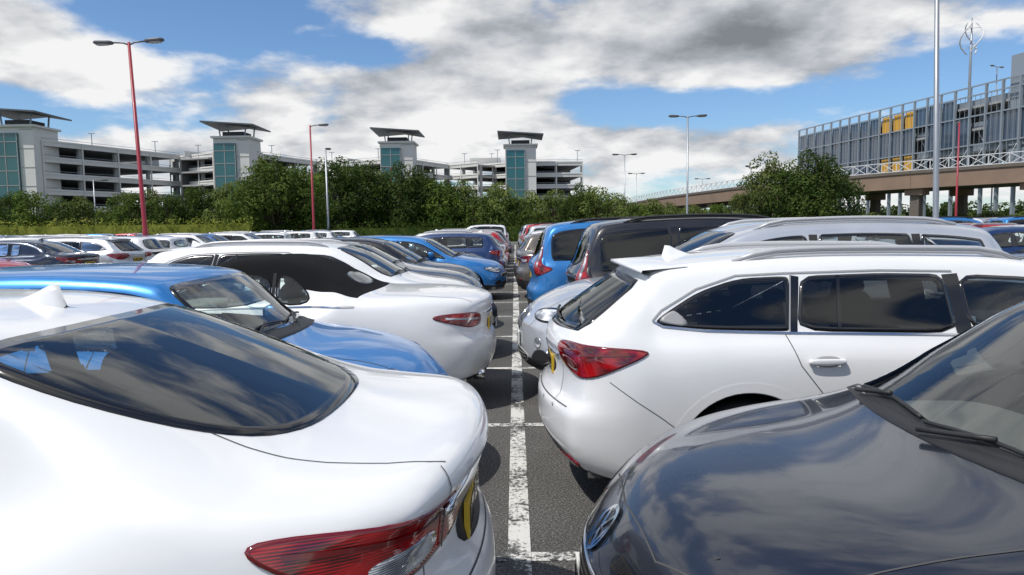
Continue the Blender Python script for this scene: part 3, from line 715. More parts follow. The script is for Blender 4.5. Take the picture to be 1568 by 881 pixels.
def mk_mpv():
    L=4.75
    sp=dict(L=L,W2=0.94,H=1.74,wr=0.64,ins=0.05,rr=0.4,rf=0.7,pr=0.86,pf=0.80,
     zc=[(0,1.0),(0.02,1.05),(0.06,1.1),(0.10,1.16),(0.24,1.48),(0.34,1.62),(0.42,1.66),(1.0,1.72),(1.7,1.74),(2.4,1.71),(2.8,1.62),(3.1,1.48),(3.75,1.13),(3.9,1.08),(4.3,0.98),(4.55,0.86),(4.68,0.76),(L,0.64)],
     zb=[(0,0.95),(0.1,0.99),(0.5,1.02),(1.2,1.0),(2.5,0.97),(3.6,0.93),(4.2,0.84),(4.6,0.68),(L,0.54)],
     k=[(0,0.14),(0.5,0.08),(1.2,0.0),(1.8,0),(2.5,-0.06),(3.2,-0.2),(3.8,-0.24),(L,-0.36)],
     xer=XER0,xef=XEF0,wbf=[(0,0.95),(1.0,0.955),(3.5,0.94),(L,0.94)])
    c=Car(sp); c.wheels(0.9,3.75,0.34,style=0)
    c.side_panes(0.38,3.7,[1.3,2.25,3.2],gap=0.035,top=0.13,glass=1,rearglass=(2.3,15))
    c.patch([(-0.66,1.12),(0.66,1.12),(0.57,1.57),(-0.57,1.57)],'rear',15,1,rim=0.035,cut=True)
    c.screen(3.66,2.82,True,wb_in=0.08,wt_in=0.04); c.interior(2.4,1.4,3.3,1.05)
    for sd in(1,-1):
        c.patch([(-0.14,0.86),(0.04,0.84),(0.24,0.93),(0.26,0.98),(0.08,1.02),(0.05,1.25),(-0.02,1.38),(-0.10,1.1)],'rc',7,sd,rim=0.012,rimmat=14,off=0.006)
        c.patch([(-0.03,0.98),(0.02,0.98),(0.015,1.28),(-0.03,1.32)],'rc',8,sd,off=0.010,rings=3)
    doors(c,[(1.35,-0.1),(2.25,0),(3.4,0.1)]); c.handle(1.5,0.93); c.handle(2.45,0.92); c.mirror(3.15,1.08)
    c.rails(0.7,2.6,0.62,3); c.plate(0.85,True); generic_front(c,0.74,(0.5,0.66),0.45); wipers(c,3.66); c.plate(0.42,False)
    c.patch([(-0.7,0.25),(0.7,0.25),(0.7,0.34),(-0.7,0.34)],'rear',3,1,off=0.004)
    return c.finish('mpv_mesh')
MESH['saloon']=(mk_saloon(),4.95); MESH['estate']=(mk_estate(),4.8); MESH['hatch']=(mk_hatch(),4.25); MESH['mini']=(mk_mini(),3.9)
MESH['conv']=(mk_conv(),4.79); MESH['suv']=(mk_suv(),4.65); MESH['mpv']=(mk_mpv(),4.75)
NAMES=dict(saloon='saloon_car',estate='estate_car',hatch='hatchback_car',mini='small_hatchback_car',conv='convertible_car',suv='sport_utility_car',mpv='people_carrier_car')
def link(ob): scene.collection.objects.link(ob); return ob
def place(kind,mat,xend,y,side,rear_to_centre,jit=0.0,scale=1.0):
    me,L=MESH[kind]; ob=link(bpy.data.objects.new(NAMES[kind],me))
    ob.material_slots[0].link='OBJECT'; ob.material_slots[0].material=mat
    L*=scale
    if side<0: rot,ox=(math.pi,xend) if rear_to_centre else (0,xend-L)
    else: rot,ox=(0,xend) if rear_to_centre else (math.pi,xend+L)
    ob.location=(ox,y,0); ob.rotation_euler=(0,0,rot+jit); ob.scale=(scale,1,1)
    return ob
Y0=3.49; BW=2.4
def bay(k): return Y0+BW*(k-0.5)
place('saloon',M_WHITE,-0.08,2.32,-1,True)
place('hatch',M_GREY,0.20,2.25,1,False)
place('mini',M_LBLUE,-0.42,4.76,-1,False)
place('estate',M_WHITE,0.14,4.72,1,True)
place('conv',M_WHITE,-0.20,bay(2),-1,True)
place('suv',M_LSILVER,0.02,bay(2),1,False)
place('estate',M_WHITE,-0.25,bay(3),-1,False)
place('mpv',M_BLACK,0.62,bay(3),1,True)
place('saloon',M_GREY,-0.5,bay(4),-1,False)
place('mpv',M_LBLUE,0.18,bay(4)+0.3,1,True)
place('hatch',M_BLACK,-0.7,bay(5),-1,False)
place('hatch',M_SILVER,0.5,bay(5),1,False)
place('hatch',M_LBLUE,-0.2,bay(6),-1,False)
place('saloon',M_BROWN,0.0,bay(6),1,True)
place('saloon',M_GREY,-0.6,bay(7),-1,False)
place('hatch',M_BROWN,-0.05,bay(7),1,True)
place('hatch',M_NAVY,-0.3,bay(8),-1,True)
place('hatch',M_RED,0.2,bay(8),1,True)
place('estate',M_WHITE,-0.25,bay(9),-1,True)
place('hatch',M_RED,-0.2,bay(10),-1,True)
kinds=['saloon','estate','hatch','hatch','mini','suv','mpv','hatch','saloon']
kinds_low=['saloon','estate','hatch','hatch','mini','saloon','hatch','estate']
cols=[M_WHITE,M_WHITE,M_WHITE,M_SILVER,M_GREY,M_BLACK,M_BLUE,M_SILVER,M_NAVY,M_LSILVER,M_RED,M_LBLUE,M_BLACK]
def rnd_car(xc,y,side):
    if random.random()<0.07: return
    kd=random.choice(kinds_low if xc<-5 else kinds); c=random.choice(cols)
    if xc<-5 and random.random()<0.35: c=M_WHITE
    place(kd,c,xc+side*random.uniform(0.15,0.6),y+random.uniform(-0.1,0.1),side,random.random()<0.5,random.uniform(-0.012,0.012),random.choice([1,0.96,1.0,0.93]))
for k in range(9,25):
    for sd in(-1,1):
        if sd<0 and k<11: continue
        rnd_car(0,bay(k),sd)
for xc,k0,k1 in((-16.6,6,24),(-32.5,12,24),(-48.5,17,24),(13.6,3,22),(29,8,20)):
    for k in range(k0,k1):
        for sd in(-1,1): rnd_car(xc,bay(k)+0.6,sd)
# ---------------------------------------------------------------- ground
def asphalt():
    m,nt,b=new_mat('asphalt'); tc=nt.nodes.new('ShaderNodeTexCoord')
    def noise(sc,det=3,r=0.6):
        n=nt.nodes.new('ShaderNodeTexNoise'); n.inputs['Scale'].default_value=sc; n.inputs['Detail'].default_value=det; n.inputs['Roughness'].default_value=r
        nt.links.new(tc.outputs['Object'],n.inputs['Vector']); return n
    a=noise(75,3,0.85); big=noise(0.6,5); v=nt.nodes.new('ShaderNodeTexVoronoi'); v.inputs['Scale'].default_value=95
    nt.links.new(tc.outputs['Object'],v.inputs['Vector'])
    r=nt.nodes.new('ShaderNodeValToRGB'); e=r.color_ramp.elements; e[0].position=0.32; e[0].color=(0.02,0.02,0.02,1); e[1].position=0.68; e[1].color=(0.29,0.275,0.25,1)
    x=e.new(0.5); x.color=(0.072,0.070,0.065,1)
    nt.links.new(a.outputs['Fac'],r.inputs[0])
    mr=nt.nodes.new('ShaderNodeMapRange'); mr.inputs['From Min'].default_value=0.3; mr.inputs['From Max'].default_value=0.7; mr.inputs['To Min'].default_value=0.6; mr.inputs['To Max'].default_value=1.3
    nt.links.new(big.outputs['Fac'],mr.inputs['Value'])
    mx=nt.nodes.new('ShaderNodeVectorMath'); mx.operation='SCALE'; nt.links.new(r.outputs[0],mx.inputs[0]); nt.links.new(mr.outputs['Result'],mx.inputs['Scale'])
    nt.links.new(mx.outputs[0],b.inputs['Base Color']); b.inputs['Roughness'].default_value=0.85
    bp=nt.nodes.new('ShaderNodeBump'); bp.inputs['Strength'].default_value=0.8; bp.inputs['Distance'].default_value=0.006
    nt.links.new(v.outputs['Distance'],bp.inputs['Height']); nt.links.new(bp.outputs['Normal'],b.inputs['Normal'])
    return m
def roadpaint():
    m,nt,b=new_mat('worn_white_paint'); tc=nt.nodes.new('ShaderNodeTexCoord')
    n=nt.nodes.new('ShaderNodeTexNoise'); n.inputs['Scale'].default_value=26; n.inputs['Detail'].default_value=7; n.inputs['Roughness'].default_value=0.85
    n2=nt.nodes.new('ShaderNodeTexNoise'); n2.inputs['Scale'].default_value=2.5; n2.inputs['Detail'].default_value=3
    nt.links.new(tc.outputs['Object'],n.inputs['Vector']); nt.links.new(tc.outputs['Object'],n2.inputs['Vector'])
    ad=nt.nodes.new('ShaderNodeMath'); ad.operation='MULTIPLY_ADD'; ad.inputs[1].default_value=0.6; nt.links.new(n2.outputs['Fac'],ad.inputs[0]); nt.links.new(n.outputs['Fac'],ad.inputs[2])
    r=nt.nodes.new('ShaderNodeValToRGB'); e=r.color_ramp.elements; e[0].position=0.745; e[0].color=(0.06,0.06,0.058,1); e[1].position=0.81; e[1].color=(0.62,0.61,0.57,1)
    nt.links.new(ad.outputs[0],r.inputs[0]); nt.links.new(r.outputs[0],b.inputs['Base Color']); b.inputs['Roughness'].default_value=0.8
    bp=nt.nodes.new('ShaderNodeBump'); bp.inputs['Strength'].default_value=0.5; bp.inputs['Distance'].default_value=0.004
    nt.links.new(n.outputs['Fac'],bp.inputs['Height']); nt.links.new(bp.outputs['Normal'],b.inputs['Normal'])
    return m
mb=MB(); mb.add([(-1500,-300,0),(1500,-300,0),(1500,2500,0),(-1500,2500,0)],[(0,1,2,3)],0,False)
link(bpy.data.objects.new('ground',mb.mesh('ground',[asphalt()])))
mb=MB()
def sheet(x0,x1,y0,y1,z=0.004): mb.add([(x0,y0,z),(x1,y0,z),(x1,y1,z),(x0,y1,z)],[(0,1,2,3)],0,False)
for xc in(0,-16.6,-32.5,-48.5,13.6,29):
    sheet(xc-0.058,xc+0.058,-4,62)
    for k in range(-2,25):
        y=Y0+BW*k; sheet(xc-4.8,xc-0.06,y-0.048,y+0.048); sheet(xc+0.06,xc+4.8,y-0.048,y+0.048)
link(bpy.data.objects.new('parking_bay_markings',mb.mesh('parking_bay_markings',[roadpaint()])))
mb=MB(); mb.add([(-150,68,0.05),(120,68,0.05),(120,108,0.05),(-150,108,0.05)],[(0,1,2,3)],0,False)
mb.box((-15,67.9,0.06),(270,0.15,0.12),1)
link(bpy.data.objects.new('grass_verge',mb.mesh('grass_verge',[simple('grass',(0.06,0.10,0.025),0.9,var=0.5,vscale=1.5,bump=0.5),simple('kerb_stone',(0.3,0.29,0.27),0.8,var=0.2)])))
# ---------------------------------------------------------------- foliage
def leafmat(name,c1,c2):
    m,nt,b=new_mat(name); tc=nt.nodes.new('ShaderNodeTexCoord'); n=nt.nodes.new('ShaderNodeTexNoise'); n.inputs['Scale'].default_value=0.9; n.inputs['Detail'].default_value=3
    oi=nt.nodes.new('ShaderNodeObjectInfo')
    nt.links.new(tc.outputs['Object'],n.inputs['Vector']); r=nt.nodes.new('ShaderNodeValToRGB')
    r.color_ramp.elements[0].position=0.38; r.color_ramp.elements[1].position=0.62
    r.color_ramp.elements[0].color=(*c1,1); r.color_ramp.elements[1].color=(*c2,1)
    nt.links.new(n.outputs['Fac'],r.inputs[0])
    mr=nt.nodes.new('ShaderNodeMapRange'); mr.inputs['To Min'].default_value=0.7; mr.inputs['To Max'].default_value=1.3; nt.links.new(oi.outputs['Random'],mr.inputs['Value'])
    vm=nt.nodes.new('ShaderNodeVectorMath'); vm.operation='SCALE'; nt.links.new(r.outputs[0],vm.inputs[0]); nt.links.new(mr.outputs['Result'],vm.inputs['Scale'])
    nt.links.new(vm.outputs[0],b.inputs['Base Color']); b.inputs['Roughness'].default_value=0.8; b.inputs['Specular IOR Level'].default_value=0.25
    tr=nt.nodes.new('ShaderNodeBsdfTranslucent'); nt.links.new(vm.outputs[0],tr.inputs['Color']); ms=nt.nodes.new('ShaderNodeMixShader'); ms.inputs[0].default_value=0.35
    o=[q for q in nt.nodes if q.type=='OUTPUT_MATERIAL'][0]
    nt.links.new(b.outputs[0],ms.inputs[1]); nt.links.new(tr.outputs[0],ms.inputs[2]); nt.links.new(ms.outputs[0],o.inputs[0])
    return m
LEAF=leafmat('leaves',(0.060,0.105,0.016),(0.135,0.19,0.032)); LEAF2=leafmat('leaves_olive',(0.09,0.125,0.03),(0.18,0.22,0.055)); LEAFY=leafmat('hedge_leaves',(0.18,0.21,0.03),(0.32,0.34,0.06)); LEAFD=leafmat('leaves_dark',(0.032,0.065,0.012),(0.085,0.125,0.022))
BARK=simple('bark',(0.09,0.07,0.05),0.9,var=0.3)
def leaves(centers,radii,per,size,flat=1.0):
    vs=[];fs=[]
    for c,r in zip(centers,radii):
        n=int(per*r*r)
        d=np.random.normal(size=(n,3)); d/=np.linalg.norm(d,axis=1)[:,None]
        rad=r*np.random.uniform(0.5,1.12,n)**0.6
        P=c+d*rad[:,None]*np.array((1,1,0.85))
        nrm=d+np.random.normal(size=(n,3))*0.55+np.array((0,0,0.35)); nrm/=np.linalg.norm(nrm,axis=1)[:,None]
        a=np.cross(nrm,np.random.normal(size=(n,3))); a/=np.linalg.norm(a,axis=1)[:,None]+1e-9
        b=np.cross(nrm,a)
        s=size*np.random.uniform(0.5,1.2,n)[:,None]
        q=np.stack([P-a*s,P-b*s*0.5,P+a*s,P+b*s*0.5],1)
        o=len(vs); vs+=list(map(tuple,q.reshape(-1,3))); fs+=[(o+4*i,o+4*i+1,o+4*i+2,o+4*i+3) for i in range(n)]
    return vs,fs
def tree_mesh(name,h,w,seed,trunk=0.2,leaf=LEAF,ncl=38):
    rs=np.random.RandomState(seed); np.random.seed(seed); m=MB()
    th=h*trunk; cz=(h+th)/2; cen=[];rad=[]
    for i in range(ncl):
        d=rs.normal(size=3); d/=np.linalg.norm(d); rr=rs.uniform(0.3,1.08)**0.55
        r=rs.uniform(0.07,0.18)*w
        sc=1.0 if d[2]<0.2 else 1-0.25*d[2]
        cen.append(np.array((d[0]*rr*(w/2-r*0.4)*sc,d[1]*rr*(w/2-r*0.4)*sc,cz+d[2]*rr*((h-th)/2-r*0.3)))); rad.append(r)
    vs,fs=leaves(cen,rad,200/(w/6)**1.2,0.11*w/6+0.04); m.add(vs,fs,0,False)
    m.tube([(0,0,0),(0.05,0,th),(0.0,0.1,cz),(0.05,0.05,h*0.85)],[0.035*w,0.028*w,0.015*w,0.004*w],1)
    for i in range(0,ncl,2):
        c=cen[i]; z0=rs.uniform(th*0.8,cz); m.tube([(0,0,z0),tuple((c*0.5+np.array((0,0,z0))*0.5)+np.array((0,0,0.1))),tuple(c)],[0.014*w,0.009*w,0.003*w],1,6)
    return m.mesh(name,[leaf,BARK])
TM=[tree_mesh('t0',8,8,1,0.05,LEAF,80),tree_mesh('t1',6,5,2,0.10,LEAFD,55),tree_mesh('t2',5,5.5,3,0.05,LEAF,55),tree_mesh('t3',6.5,4.2,4,0.10,LEAF2,52),tree_mesh('t4',4,5,5,0.03,LEAF2,44),tree_mesh('t5',7,6,6,0.06,LEAFD,66)]
def tree(i,x,y,s=1,sz=1,name='broadleaf_tree'):
    o=link(bpy.data.objects.new(name,TM[i])); o.location=(x,y,0); o.scale=(s,s,s*sz); o.rotation_euler=(0,0,random.uniform(0,6.28)); return o
def px(xp,y): return (xp-790)/1110*y
for xp,y,i,s,sz in [(428,72,0,1.02,1.06),(395,76,2,1.2,1.15),(465,76,0,.85,1.15),(20,80,1,.9,1.1),(55,80,2,1.1,1.15),(100,80,1,.85,1.05),(130,80,4,1.1,1.15),(205,80,2,1.1,1.1),(235,82,4,1.2,1.2),(262,80,1,.9,1.05),(300,82,2,1.1,1.2),(335,82,1,1.0,1.05),(360,80,4,1.3,1.2),
   (512,82,1,1.3,1.18),(535,86,5,1.15,1.2),(562,84,1,1.3,1.15),(590,88,2,1.4,1.25),(622,84,5,1.15,1.1),(650,84,1,1.25,1.05),(668,84,2,1.2,1.2),(690,86,1,1.1,1.05),(712,86,4,1.2,1.35),(735,84,2,1.05,1.0),(765,84,4,1.2,1.25),(790,84,2,.98,1.0),(815,88,4,1.15,1.15),(850,86,4,1.2,1.1),(880,86,2,1,1.1),(893,90,5,.85,1.1),(915,86,4,1.25,1.1),(945,86,4,1.15,1.05),(972,90,2,.95,.9),(1000,92,4,1.1,1),(1025,96,4,1,1),(1060,100,4,1,.95),(1095,100,2,1,.85),
   (1146,58,3,.85,.84),(1170,57,3,1.05,1.0),(1216,55,1,.95,1.06),(1246,55,5,.95,1.02),(1270,57,1,.9,1.05),(1130,62,4,.65,.95),(1236,54,2,.9,.9)]:
    tree(i,px(xp,y),y,s,sz)
for q in range(60):
    xp=random.uniform(-60,1130); y=random.uniform(92,104)
    if 800<xp<1100: tree(4,px(xp,y),y,random.uniform(.7,.9),.9,'shrub')
    else: tree(random.choice([2,4]),px(xp,y),y,random.uniform(.8,1.1),random.uniform(.8,1.15),'shrub')
for q in range(40):
    y=random.uniform(75,95); tree(4,random.uniform(28,75),y,random.uniform(.5,.8),.75,'shrub')
def hedge(name,x0,x1,y,h,w,mat,seed):
    np.random.seed(seed); cen=[];rad=[]
    for x in np.arange(x0,x1,0.55):
        for z in np.arange(0.3,h,0.5): 
            cen.append(np.array((x+np.random.uniform(-.2,.2),y+np.random.uniform(-w,w)*0.3,z+np.random.uniform(-.1,.12)))); rad.append(np.random.uniform(.35,.6))
    vs,fs=leaves(cen,rad,120,0.11); m=MB(); m.add(vs,fs,0,False)
    m.box(((x0+x1)/2,y,h*0.4),(x1-x0,w*0.4,h*0.75),0); link(bpy.data.objects.new(name,m.mesh(name,[mat])))
hedge('hedge',-62,-24,66.0,2.75,1.4,LEAFY,3); hedge('hedge',-24,14,72,2.0,1.4,LEAF,4)
np.random.seed(11); cen=[];rad=[]
for x in np.arange(-420,420,5.0):
    for z in(2.5,5.0): cen.append(np.array((x+np.random.uniform(-2,2),330+np.random.uniform(-8,8),z+np.random.uniform(-1,2.2)))); rad.append(np.random.uniform(2.6,4.6))
vs,fs=leaves(cen,rad,12,0.9); m=MB(); m.add(vs,fs,0,False); m.box((0,332,2.5),(840,3,5),0); link(bpy.data.objects.new('distant_tree_line',m.mesh('distant_tree_line',[LEAFD])))
# ---------------------------------------------------------------- multi-storey car park (left)
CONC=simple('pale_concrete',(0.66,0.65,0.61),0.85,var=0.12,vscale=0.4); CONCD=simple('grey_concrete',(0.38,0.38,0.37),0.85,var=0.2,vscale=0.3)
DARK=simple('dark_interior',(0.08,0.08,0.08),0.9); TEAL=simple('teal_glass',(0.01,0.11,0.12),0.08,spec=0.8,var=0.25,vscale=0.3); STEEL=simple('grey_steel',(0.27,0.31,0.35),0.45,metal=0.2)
WSTEEL=simple('white_steel',(0.65,0.66,0.67),0.5); ROOFD=simple('roof_metal',(0.09,0.10,0.11),0.5)
bm_=MB()
def wing(a,b,levels=6,lh=2.45,depth=16,z0=0.0):
    a=Vector((a[0],a[1],0)); b=Vector((b[0],b[1],0)); d=b-a; L=d.length; d.normalize(); n=Vector((-d.y,d.x,0)); ang=math.atan2(d.y,d.x)
    if n.y<0: n=-n
    mid=(a+b)/2
    for l in range(levels+1):
        z=z0+l*lh
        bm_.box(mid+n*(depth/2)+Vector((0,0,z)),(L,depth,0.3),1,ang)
        if l>0:
            bm_.box(mid-n*0.1+Vector((0,0,z+0.22)),(L,0.2,0.95),0,ang)
            bm_.box(mid-n*0.24+Vector((0,0,z+0.45)),(L,0.1,0.10),0,ang)
            bm_.box(mid-n*0.15+Vector((0,0,z+1.0)),(L,0.06,0.06),4,ang)
    k=int(L/7.5)+1
    for i in range(k+1):
        p=a+d*(L*i/k); 
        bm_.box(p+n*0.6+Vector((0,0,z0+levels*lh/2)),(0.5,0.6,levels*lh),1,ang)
        bm_.box(p-n*0.28+Vector((0,0,z0+levels*lh/2+0.3)),(0.22,0.16,levels*lh+0.7),0,ang)
        if i%2==0:
            q=p+n*6; bm_.beam(q+Vector((0,0,levels*lh)),q+Vector((0,0,levels*lh+3.6)),0.12,0.12,4); bm_.beam(q+Vector((-0.6,0,levels*lh+3.6)),q+Vector((0.6,0,levels*lh+3.6)),0.3,0.1,4)
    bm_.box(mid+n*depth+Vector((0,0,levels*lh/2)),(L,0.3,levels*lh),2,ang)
    bm_.box(mid+n*(depth-1)+Vector((0,0,levels*lh+1.0)),(L,0.1,1.2),0,ang)
def tower(x,y,w=6.5,h=18.4):
    bm_.box((x,y+3.2,h/2),(w,6.4,h),0)
    bm_.box((x-w*0.17,y-0.15,h*0.5-0.3),(w*0.62,0.5,h-1.4),3)
    for z in np.arange(2.2,h-1,2.3): bm_.box((x-w*0.17,y-0.42,z),(w*0.62,0.08,0.10),1)
    for dx in(-0.47,-0.17,0.13): bm_.box((x+w*dx,y-0.42,h/2-0.3),(0.10,0.08,h-1.5),1)
    for z in np.arange(3,h,3): bm_.box((x+w*0.33,y-0.03,z),(w*0.34,0.06,0.1),1)
    bm_.box((x,y+3.2,h+0.15),(w+0.8,7.2,0.35),0)
    for dx in(-0.35,0.35):
        for dy in(1,5.5): bm_.beam((x+dx*w,y+dy,h+0.3),(x+dx*w*1.1,y+dy,h+2.2),0.2,0.2,4)
    bm_.box((x,y+3.2,h+0.8),(w*0.6,4,0.9),2)
    vs=[(x-w*0.74,y-1.8,h+2.7),(x+w*0.1,y-1.8,h+2.3),(x+w*0.74,y-1.8,h+2.0),(x-w*0.74,y+8,h+2.2),(x+w*0.1,y+8,h+2.6),(x+w*0.74,y+8,h+1.9)]
    top=[(a,b,c+0.25) for a,b,c in vs]
    bm_.add(vs+top,[(0,1,4,3),(1,2,5,4),(6,9,10,7),(7,10,11,8),(0,6,7,1),(1,7,8,2),(2,8,11,5),(5,11,10,4),(4,10,9,3),(3,9,6,0)],5,False)
T=[(px(32,117),117),(px(362,135),135),(px(612,147),147),(px(800,155),155)]
for t in T: tower(*t)
def corner(xp,y): return (px(xp,y),y)
wing(corner(-260,108),corner(-5,119),lh=2.6); wing(corner(74,119),corner(282,146),lh=2.65); wing(corner(270,148),corner(336,139),lh=2.6)
wing(corner(388,137),corner(492,158),lh=2.55); wing(corner(486,160),corner(596,151),lh=2.5); wing(corner(628,149),corner(690,164)); wing(corner(686,165),corner(736,158)); wing(corner(730,166),corner(788,159)); wing(corner(814,159),corner(893,160))
bm_.box((px(140,150),158,17.0),(18,9,2.6),1); bm_.box((px(745,165),172,16.0),(7,6,2.4),0)
link(bpy.data.objects.new('multi_storey_car_park',bm_.mesh('multi_storey_car_park',[CONC,CONCD,DARK,TEAL,STEEL,ROOFD])))
# ---------------------------------------------------------------- framed multi-storey on the right
bm_=MB()
ORANGE=simple('orange_panel',(0.70,0.38,0.04),0.5); PANEL=simple('dark_blue_panel',(0.035,0.06,0.10),0.08,spec=1.0,coat=0.5,var=0.4,vscale=0.2)
A=Vector((px(1220,143),143,0)); B=Vector((px(1640,83),83,0)); d=(B-A); LF=d.length; d.normalize(); n=Vector((-d.y,d.x,0)); n=n if n.x>0 else -n
ang=math.atan2(d.y,d.x); zlo,zhi=7.5,19.2; nb=22
for l,z in enumerate((7.6,10.6,13.6,16.6)):
    bm_.box((A+B)/2+n*8.5+Vector((0,0,z)),(LF,16,0.3),1,ang)
    bm_.box((A+B)/2+n*0.9+Vector((0,0,z+0.5)),(LF,0.12,0.9),4,ang)
for q in range(30):
    bm_.beam(A+d*(LF*q/30)+n*16+Vector((0,0,7.6)),A+d*(LF*q/30)+n*16+Vector((0,0,17)),0.3,0.3,4)
for i in range(nb+1):
    p=A+d*(LF*i/nb); bm_.beam(p+Vector((0,0,zlo)),p+Vector((0,0,zhi)),0.28,0.28,4)
    bm_.beam(p+n*2+Vector((0,0,0)),p+n*2+Vector((0,0,zlo+9)),0.4,0.4,4)
    if i<nb:
        c=A+d*(LF*(i+.5)/nb); w=LF/nb
        if i>11:
            bm_.beam(p+Vector((0,0,zlo)),A+d*(LF*(i+1)/nb)+Vector((0,0,zlo+3.8)),0.08,0.08,6)
            bm_.beam(p+n*1.2+Vector((0,0,zlo+6)),A+n*1.2+d*(LF*(i+1)/nb)+Vector((0,0,zlo+2.5)),0.1,0.1,6)
        for r,(za,zb_) in enumerate(((7.7,11.4),(11.6,15.2),(15.4,17.9))):
            if i in(9,10,11) and r in(0,2): mt=3
            elif i<9: mt=5
            elif r==1 and i>10: mt=5 if i%4 else None
            elif r==2 and i>10: mt=5 if i<15 else None
            elif r==1: mt=5
            else: mt=None
            if mt: bm_.box(c+n*(0.4 if mt==3 else 0.2)+Vector((0,0,(za+zb_)/2)),(w-0.35,0.06,zb_-za),mt,ang)
            for q in(0.33,0.66): bm_.beam(p+d*w*q+Vector((0,0,za)),p+d*w*q+Vector((0,0,zb_)),0.05,0.05,4)
for z in(7.6,11.5,15.3,18.0,19.2): bm_.beam(A+Vector((0,0,z)),B+Vector((0,0,z)),0.14,0.18,4)
p=A+d*LF*0.86; bm_.box(p+n*2.5+Vector((0,0,14)),(4,4,16),4,ang)
link(bpy.data.objects.new('steel_framed_car_park',bm_.mesh('steel_framed_car_park',[CONC,CONCD,DARK,ORANGE,STEEL,PANEL,WSTEEL])))
BROWN=simple('brown_concrete',(0.24,0.165,0.12),0.85,var=0.25,vscale=0.6); BROWND=simple('dark_brown_concrete',(0.13,0.11,0.09),0.85,var=0.2)
bm_=MB(); path=[(80,36),(58,52),(45,64),(39,72),(33.5,82),(29,97),(25,120),(22,150),(18,185)]
hz=[6.5,6.5,6.5,6.4,6.3,6.2,6.0,5.6,5.0]
for i in range(len(path)-1):
    a=Vector((*path[i],hz[i])); b=Vector((*path[i+1],hz[i+1])); dd=(b-a).normalized(); nn=Vector((dd.y,-dd.x,0)).normalized()
    if nn.x<0: nn=-nn
    bm_.beam(a+Vector((0,0,-0.85)),b+Vector((0,0,-0.85)),0.35,1.7,0)
    bm_.beam(a-nn*0.22+Vector((0,0,-0.12)),b-nn*0.22+Vector((0,0,-0.12)),0.14,0.3,1)
    bm_.beam(a+nn*5+Vector((0,0,-1.35)),b+nn*5+Vector((0,0,-1.35)),9.4,0.6,1)
    Ls=(b-a).length; k=max(1,int(Ls/1.6))
    for j in range(k):
        p=a+(b-a)*j/k; q=a+(b-a)*(j+1)/k; u=Vector((0,0,1.0)); 
        bm_.beam(p,p+u,0.07,0.07,2); bm_.beam(p,q+u,0.05,0.05,2); bm_.beam(p+u,q,0.05,0.05,2)
    bm_.beam(a+Vector((0,0,1)),b+Vector((0,0,1)),0.07,0.07,2); bm_.beam(a+Vector((0,0,0.08)),b+Vector((0,0,0.08)),0.06,0.06,2)
    kk=max(1,round(Ls/9))
    for j in range(kk):
        p=a+(b-a)*j/kk
        for o in(0.9,8.5):
            c=p+nn*o; hh=p.z-1.65
            bm_.box((c.x,c.y,hh/2),(0.9,0.7,hh),1,math.atan2(dd.y,dd.x)); bm_.box((c.x,c.y,hh-0.35),(1.8,1.2,0.7),0,math.atan2(dd.y,dd.x))
link(bpy.data.objects.new('elevated_road',bm_.mesh('elevated_road',[BROWN,BROWND,WSTEEL])))
# ---------------------------------------------------------------- lamps
LRED=simple('red_pole_paint',(0.30,0.015,0.03),0.4,coat=0.2); LGREY=simple('galvanised_steel',(0.33,0.35,0.37),0.4,metal=0.6,var=0.15); LHEAD=simple('lamp_head',(0.10,0.105,0.11),0.4); LENS=simple('lamp_lens',(0.45,0.45,0.42),0.2)
def lamp(x,y,h,red=False,double=True,r=0.085,rot=0.0,lean=0.0,arm=0.75):
    m=MB()
    m.tube([(0,0,0),(0,0,1.6),(0,0,1.7),(0,0,h)],[r*1.25,r*1.25,r,r*0.62],0,14)
    m.box((0,0,0.02),(0.45,0.45,0.04),1)
    for sd in((-1,1) if double else (1,)):
        m.tube([(0,0,h-0.12),(sd*0.25,0,h-0.02),(sd*arm,0,h+0.02)],0.035,1)
        m.sell((sd*(arm+0.35),0,h+0.03),(0.85,0.34,0.17),1,0.6,Matrix.Rotation(-sd*0.05,3,'Y')); m.sell((sd*(arm+0.38),0,h-0.05),(0.6,0.26,0.08),2,0.7)
    o=link(bpy.data.objects.new('street_lamp',m.mesh('street_lamp',[LRED if red else LGREY,LHEAD,LENS]))); o.location=(x,y,0); o.rotation_euler=(0,lean,rot); return o
lamp(-16.25,32,9.75,True,True,0.10,0,-0.03)
lamp(-16.6,60,10.0,True,False,0.10,0,0)
lamp(-17.5,104,10,True,True,0.1,0.5)
lamp(12.9,22.3,12.5,False,True,0.085,0,-0.03)
lamp(13.7,58,10.0,False,True,0.09)
lamp(13.4,89,10.0,False,True,0.09)
lamp(px(505,72),72,9.4,False,False,0.12,1.2,0,0.05)
lamp(px(582,98),98,9,False,True,0.08,0.6); lamp(px(975,130),130,10.5,False,True,0.08); lamp(px(1460,64),64,10,True,False,0.1,1.2,0,0.1)
lamp(px(1148,85),85,8,False,True,0.08,0.9); lamp(px(1075,140),140,10,False,True,0.08); lamp(px(150,84),84,7.5,False,False,.08,.4); lamp(px(1513,100),100,22,False,True,0.1,0.5); lamp(px(1600,64),64,10,False)
m=MB(); m.tube([(0,0,0),(0,0,23),(0,0,29.5)],[0.25,0.18,0.08],0,10)
for q in range(3):
    pts=[]
    for t in np.linspace(0,1,16):
        a=2*math.pi*(q/3+t*0.35); rr=1.5*math.sin(math.pi*(0.12+0.76*t)); pts.append((rr*math.cos(a),rr*math.sin(a),24.6+4.4*t))
    m.tube(pts,0.09,1,6)
    for t in(3,12): m.tube([(0,0,pts[t][2]),pts[t]],0.05,1,6)
